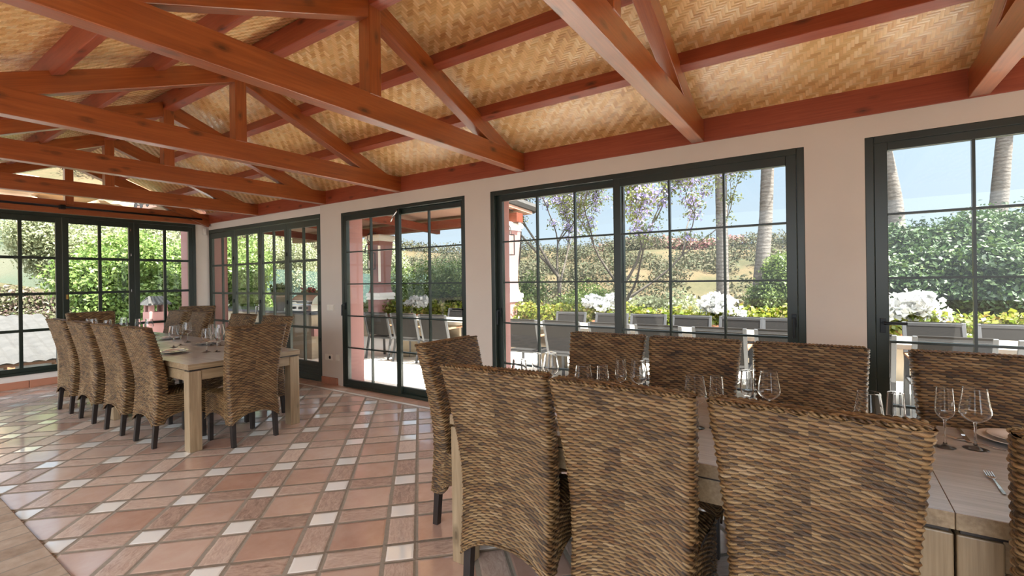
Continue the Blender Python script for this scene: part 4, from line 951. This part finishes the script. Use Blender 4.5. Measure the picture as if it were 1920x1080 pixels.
for i in range(24):
    y=-3.85+i*.37; mb.tube([(-2.3,y,.42),(2.55,y,.09)],.12,8)
mb.build('roof_tile_row',ROOFT,pr); 
def lantern(x,y,z,label,dy=.0):
    t=empty('porch_lantern',(x,y,z),0,label,'lantern','wrought iron porch lanterns'); mb=MB(); w=.115
    for sx in (1,-1):
        for sy in (1,-1): mb.bar((sx*w,sy*w,0),(sx*w,sy*w,.42),.016,.016)
    for q in (0,.42):
        for s in (1,-1): mb.bar((-w,s*w,q),(w,s*w,q),.018,.018); mb.bar((s*w,-w,q),(s*w,w,q),.018,.018)
    for s in (1,-1):
        mb.tube([(s*w,0,.42),(s*w*.95,0,.52),(s*w*.6,0,.62),(0,0,.66)],.009,6); mb.tube([(0,s*w,.42),(0,s*w*.95,.52),(0,s*w*.6,.62),(0,0,.66)],.009,6)
    mb.build('cage',IRON,t)
    MB().box(-.1,.1,-.1,.1,.01,.41).build('lantern_glass',PANE,t); MB().lathe([(.001,.02),(.03,.02),(.03,.22),(.001,.22)],12).build('candle',CERAMIC,t)
    mb=MB(); pts=[]
    for i in range(13): a=PI*i/12; pts.append((.0+.11*math.cos(a)*1.0,0,.76-.11*math.sin(a)))
    mb.tube([(0,0,.66),(0,0,.70)],.01,6); mb.tube([(.25,0,.95),(.10,0,.98),(.0,0,.90),(-.03,0,.78),(.04,0,.71),(.10,0,.76)],.011,6); mb.build('scroll_bracket',IRON,t)
lantern(8.10,9.92,1.78,'black iron lantern hanging before the porch column in the sliding door view'); lantern(8.18,5.62,1.98,'black iron lantern on a scroll bracket at the left edge of the wide door')
# outdoor kitchen behind the folding door
oc=empty('outdoor_counter',(5.75,9.9,-.03),0,'sandstone outdoor kitchen counter with a dark worktop behind the folding door','counter')
MB().box(-.35,.35,-1.6,2.6,0,.86).build('counter_base',SANDST,oc,bevel=.01); MB().box(-.38,.38,-1.64,2.64,.86,.91).build('worktop',COUNTER,oc,bevel=.006); MB().box(-.36,.36,-1.7,-1.6,.45,.62).build('tiled_panel',PINK,oc)
gr=empty('gas_grill',(5.72,8.75,.882),0,'steel barbecue grill on the outdoor counter at the folding door','grill')
MB().box(-.27,.27,-.36,.36,0,.14).build('grill_body',CHROME,gr,bevel=.01); mb=MB(); pts=[]
for s0 in (-.35,.35): pass
for i in range(9):
    a=PI*i/8; pts.append((-.25*math.cos(a),.14+.20*math.sin(a)))
n=len(pts); mb.v=[(x,-.36,z) for x,z in pts]+[(x,.36,z) for x,z in pts]; mb.f=[(i,i+1,n+i+1,n+i) for i in range(n-1)]+[tuple(range(n))[::-1],tuple(range(n,2*n))]; gl=mb.build('grill_lid',CHROME,gr)
MB().tube([(-.28,-.25,.2),(-.31,-.25,.2),(-.31,.25,.2),(-.28,.25,.2)],.011,8).build('lid_handle',HANDLE,gl)
for q in (-.2,0,.2): MB().tube([(-.27,q,.07),(-.30,q,.07)],.025,12).build('knob',HANDLE,gr)
fp=empty('flower_pot',(5.6,9.75,.882),0,'clay flower pot on the outdoor counter','flower pot'); MB().lathe([(.001,0),(.09,0),(.15,.26),(.165,.27),(.165,.31),(.14,.31),(.12,.24),(.001,.24)],24).build('pot',simple('grey_clay',(.30,.24,.21),.8,nvar=.2),fp,smooth=True)
leaves('foliage',[(0,0,.42,.16,.16,.14)],500,.06,L_SHRUB,fp,5,.2)
rf=empty('red_geranium',(5.85,9.05,.882),0,'red flowering geranium beside the grill','flowers'); MB().lathe([(.001,0),(.08,0),(.11,.16),(.001,.16)],20).build('pot',TERRA,rf,smooth=True)
leaves('foliage',[(0,0,.28,.2,.2,.15)],600,.06,L_SHRUB,rf,6,.2); leaves('blossom',[(0,0,.34,.2,.2,.16)],160,.055,L_RED,rf,7,.7,1.1)
# ------------------------------------------------------------------ light
SUN=Vector((.06,-.60,1.10)).normalized()
l=bpy.data.lights.new('sun','SUN'); l.energy=SUN_E; l.angle=R(.6); l.color=(1,.95,.87); so=bpy.data.objects.new('sun',l); COL.objects.link(so); so.rotation_euler=SUN.to_track_quat('Z','Y').to_euler()
w=bpy.data.worlds.new('sky'); sc.world=w; w.use_nodes=True; nt=w.node_tree
class WT(NT):
    def __init__(s,w): s.t=w.node_tree; s.n=s.t.nodes; s.b=s.n['Background']
t=WT(w); d=t.co('Generated'); zz=t.sep(d)[2]
c=t.ramp(t.m('MAXIMUM',zz,0),[(0,(.53,.59,.65)),(.10,(.47,.565,.66)),(.22,(.41,.53,.67)),(1,(.30,.48,.78))])
dot=t.n.new('ShaderNodeVectorMath'); dot.operation='DOT_PRODUCT'; t.put(dot.inputs[0],d); t.put(dot.inputs[1],tuple(SUN))
g=t.m('POWER',t.m('MAXIMUM',dot.outputs['Value'],0),3)
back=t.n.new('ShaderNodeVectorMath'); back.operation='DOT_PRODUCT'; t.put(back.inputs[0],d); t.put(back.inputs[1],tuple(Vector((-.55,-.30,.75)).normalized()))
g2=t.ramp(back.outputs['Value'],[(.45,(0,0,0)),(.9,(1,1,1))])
c=t.mix(1,c,t.vm('SCALE',(1.0,.97,.92),scale=t.m('MULTIPLY',g,SKY_GLOW)),'ADD')
c=t.mix(1,c,t.vm('SCALE',(.95,.98,1.0),scale=t.m('MULTIPLY',g2,SKY_FILL)),'ADD')  # extra sky brightness behind the camera, added to fill the room
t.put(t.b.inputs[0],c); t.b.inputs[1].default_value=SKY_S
# ------------------------------------------------------------------ camera
cd=bpy.data.cameras.new('camera'); cam=bpy.data.objects.new('camera',cd); COL.objects.link(cam); sc.camera=cam
cd.sensor_width=36; cd.lens=886/1920*36; cd.shift_y=-15/1920; cd.clip_start=.05; cd.clip_end=600
cam.location=(0,0,1.45)
cam.rotation_euler=(Matrix.Rotation(R(-56.1),4,'Z')@Matrix.Rotation(R(90),4,'X')@Matrix.Rotation(R(-ROLL),4,'Z')).to_euler()
vs=sc.view_settings; vs.view_transform='Standard'; vs.look='None'; vs.gamma=1; vs.use_curve_mapping=False; vs.exposure=EXPO
cy=sc.cycles; cy.use_denoising=True; cy.max_bounces=10; cy.diffuse_bounces=5; cy.glossy_bounces=5; cy.transmission_bounces=10; cy.transparent_max_bounces=24; cy.sample_clamp_indirect=6; cy.caustics_refractive=False; cy.caustics_reflective=False
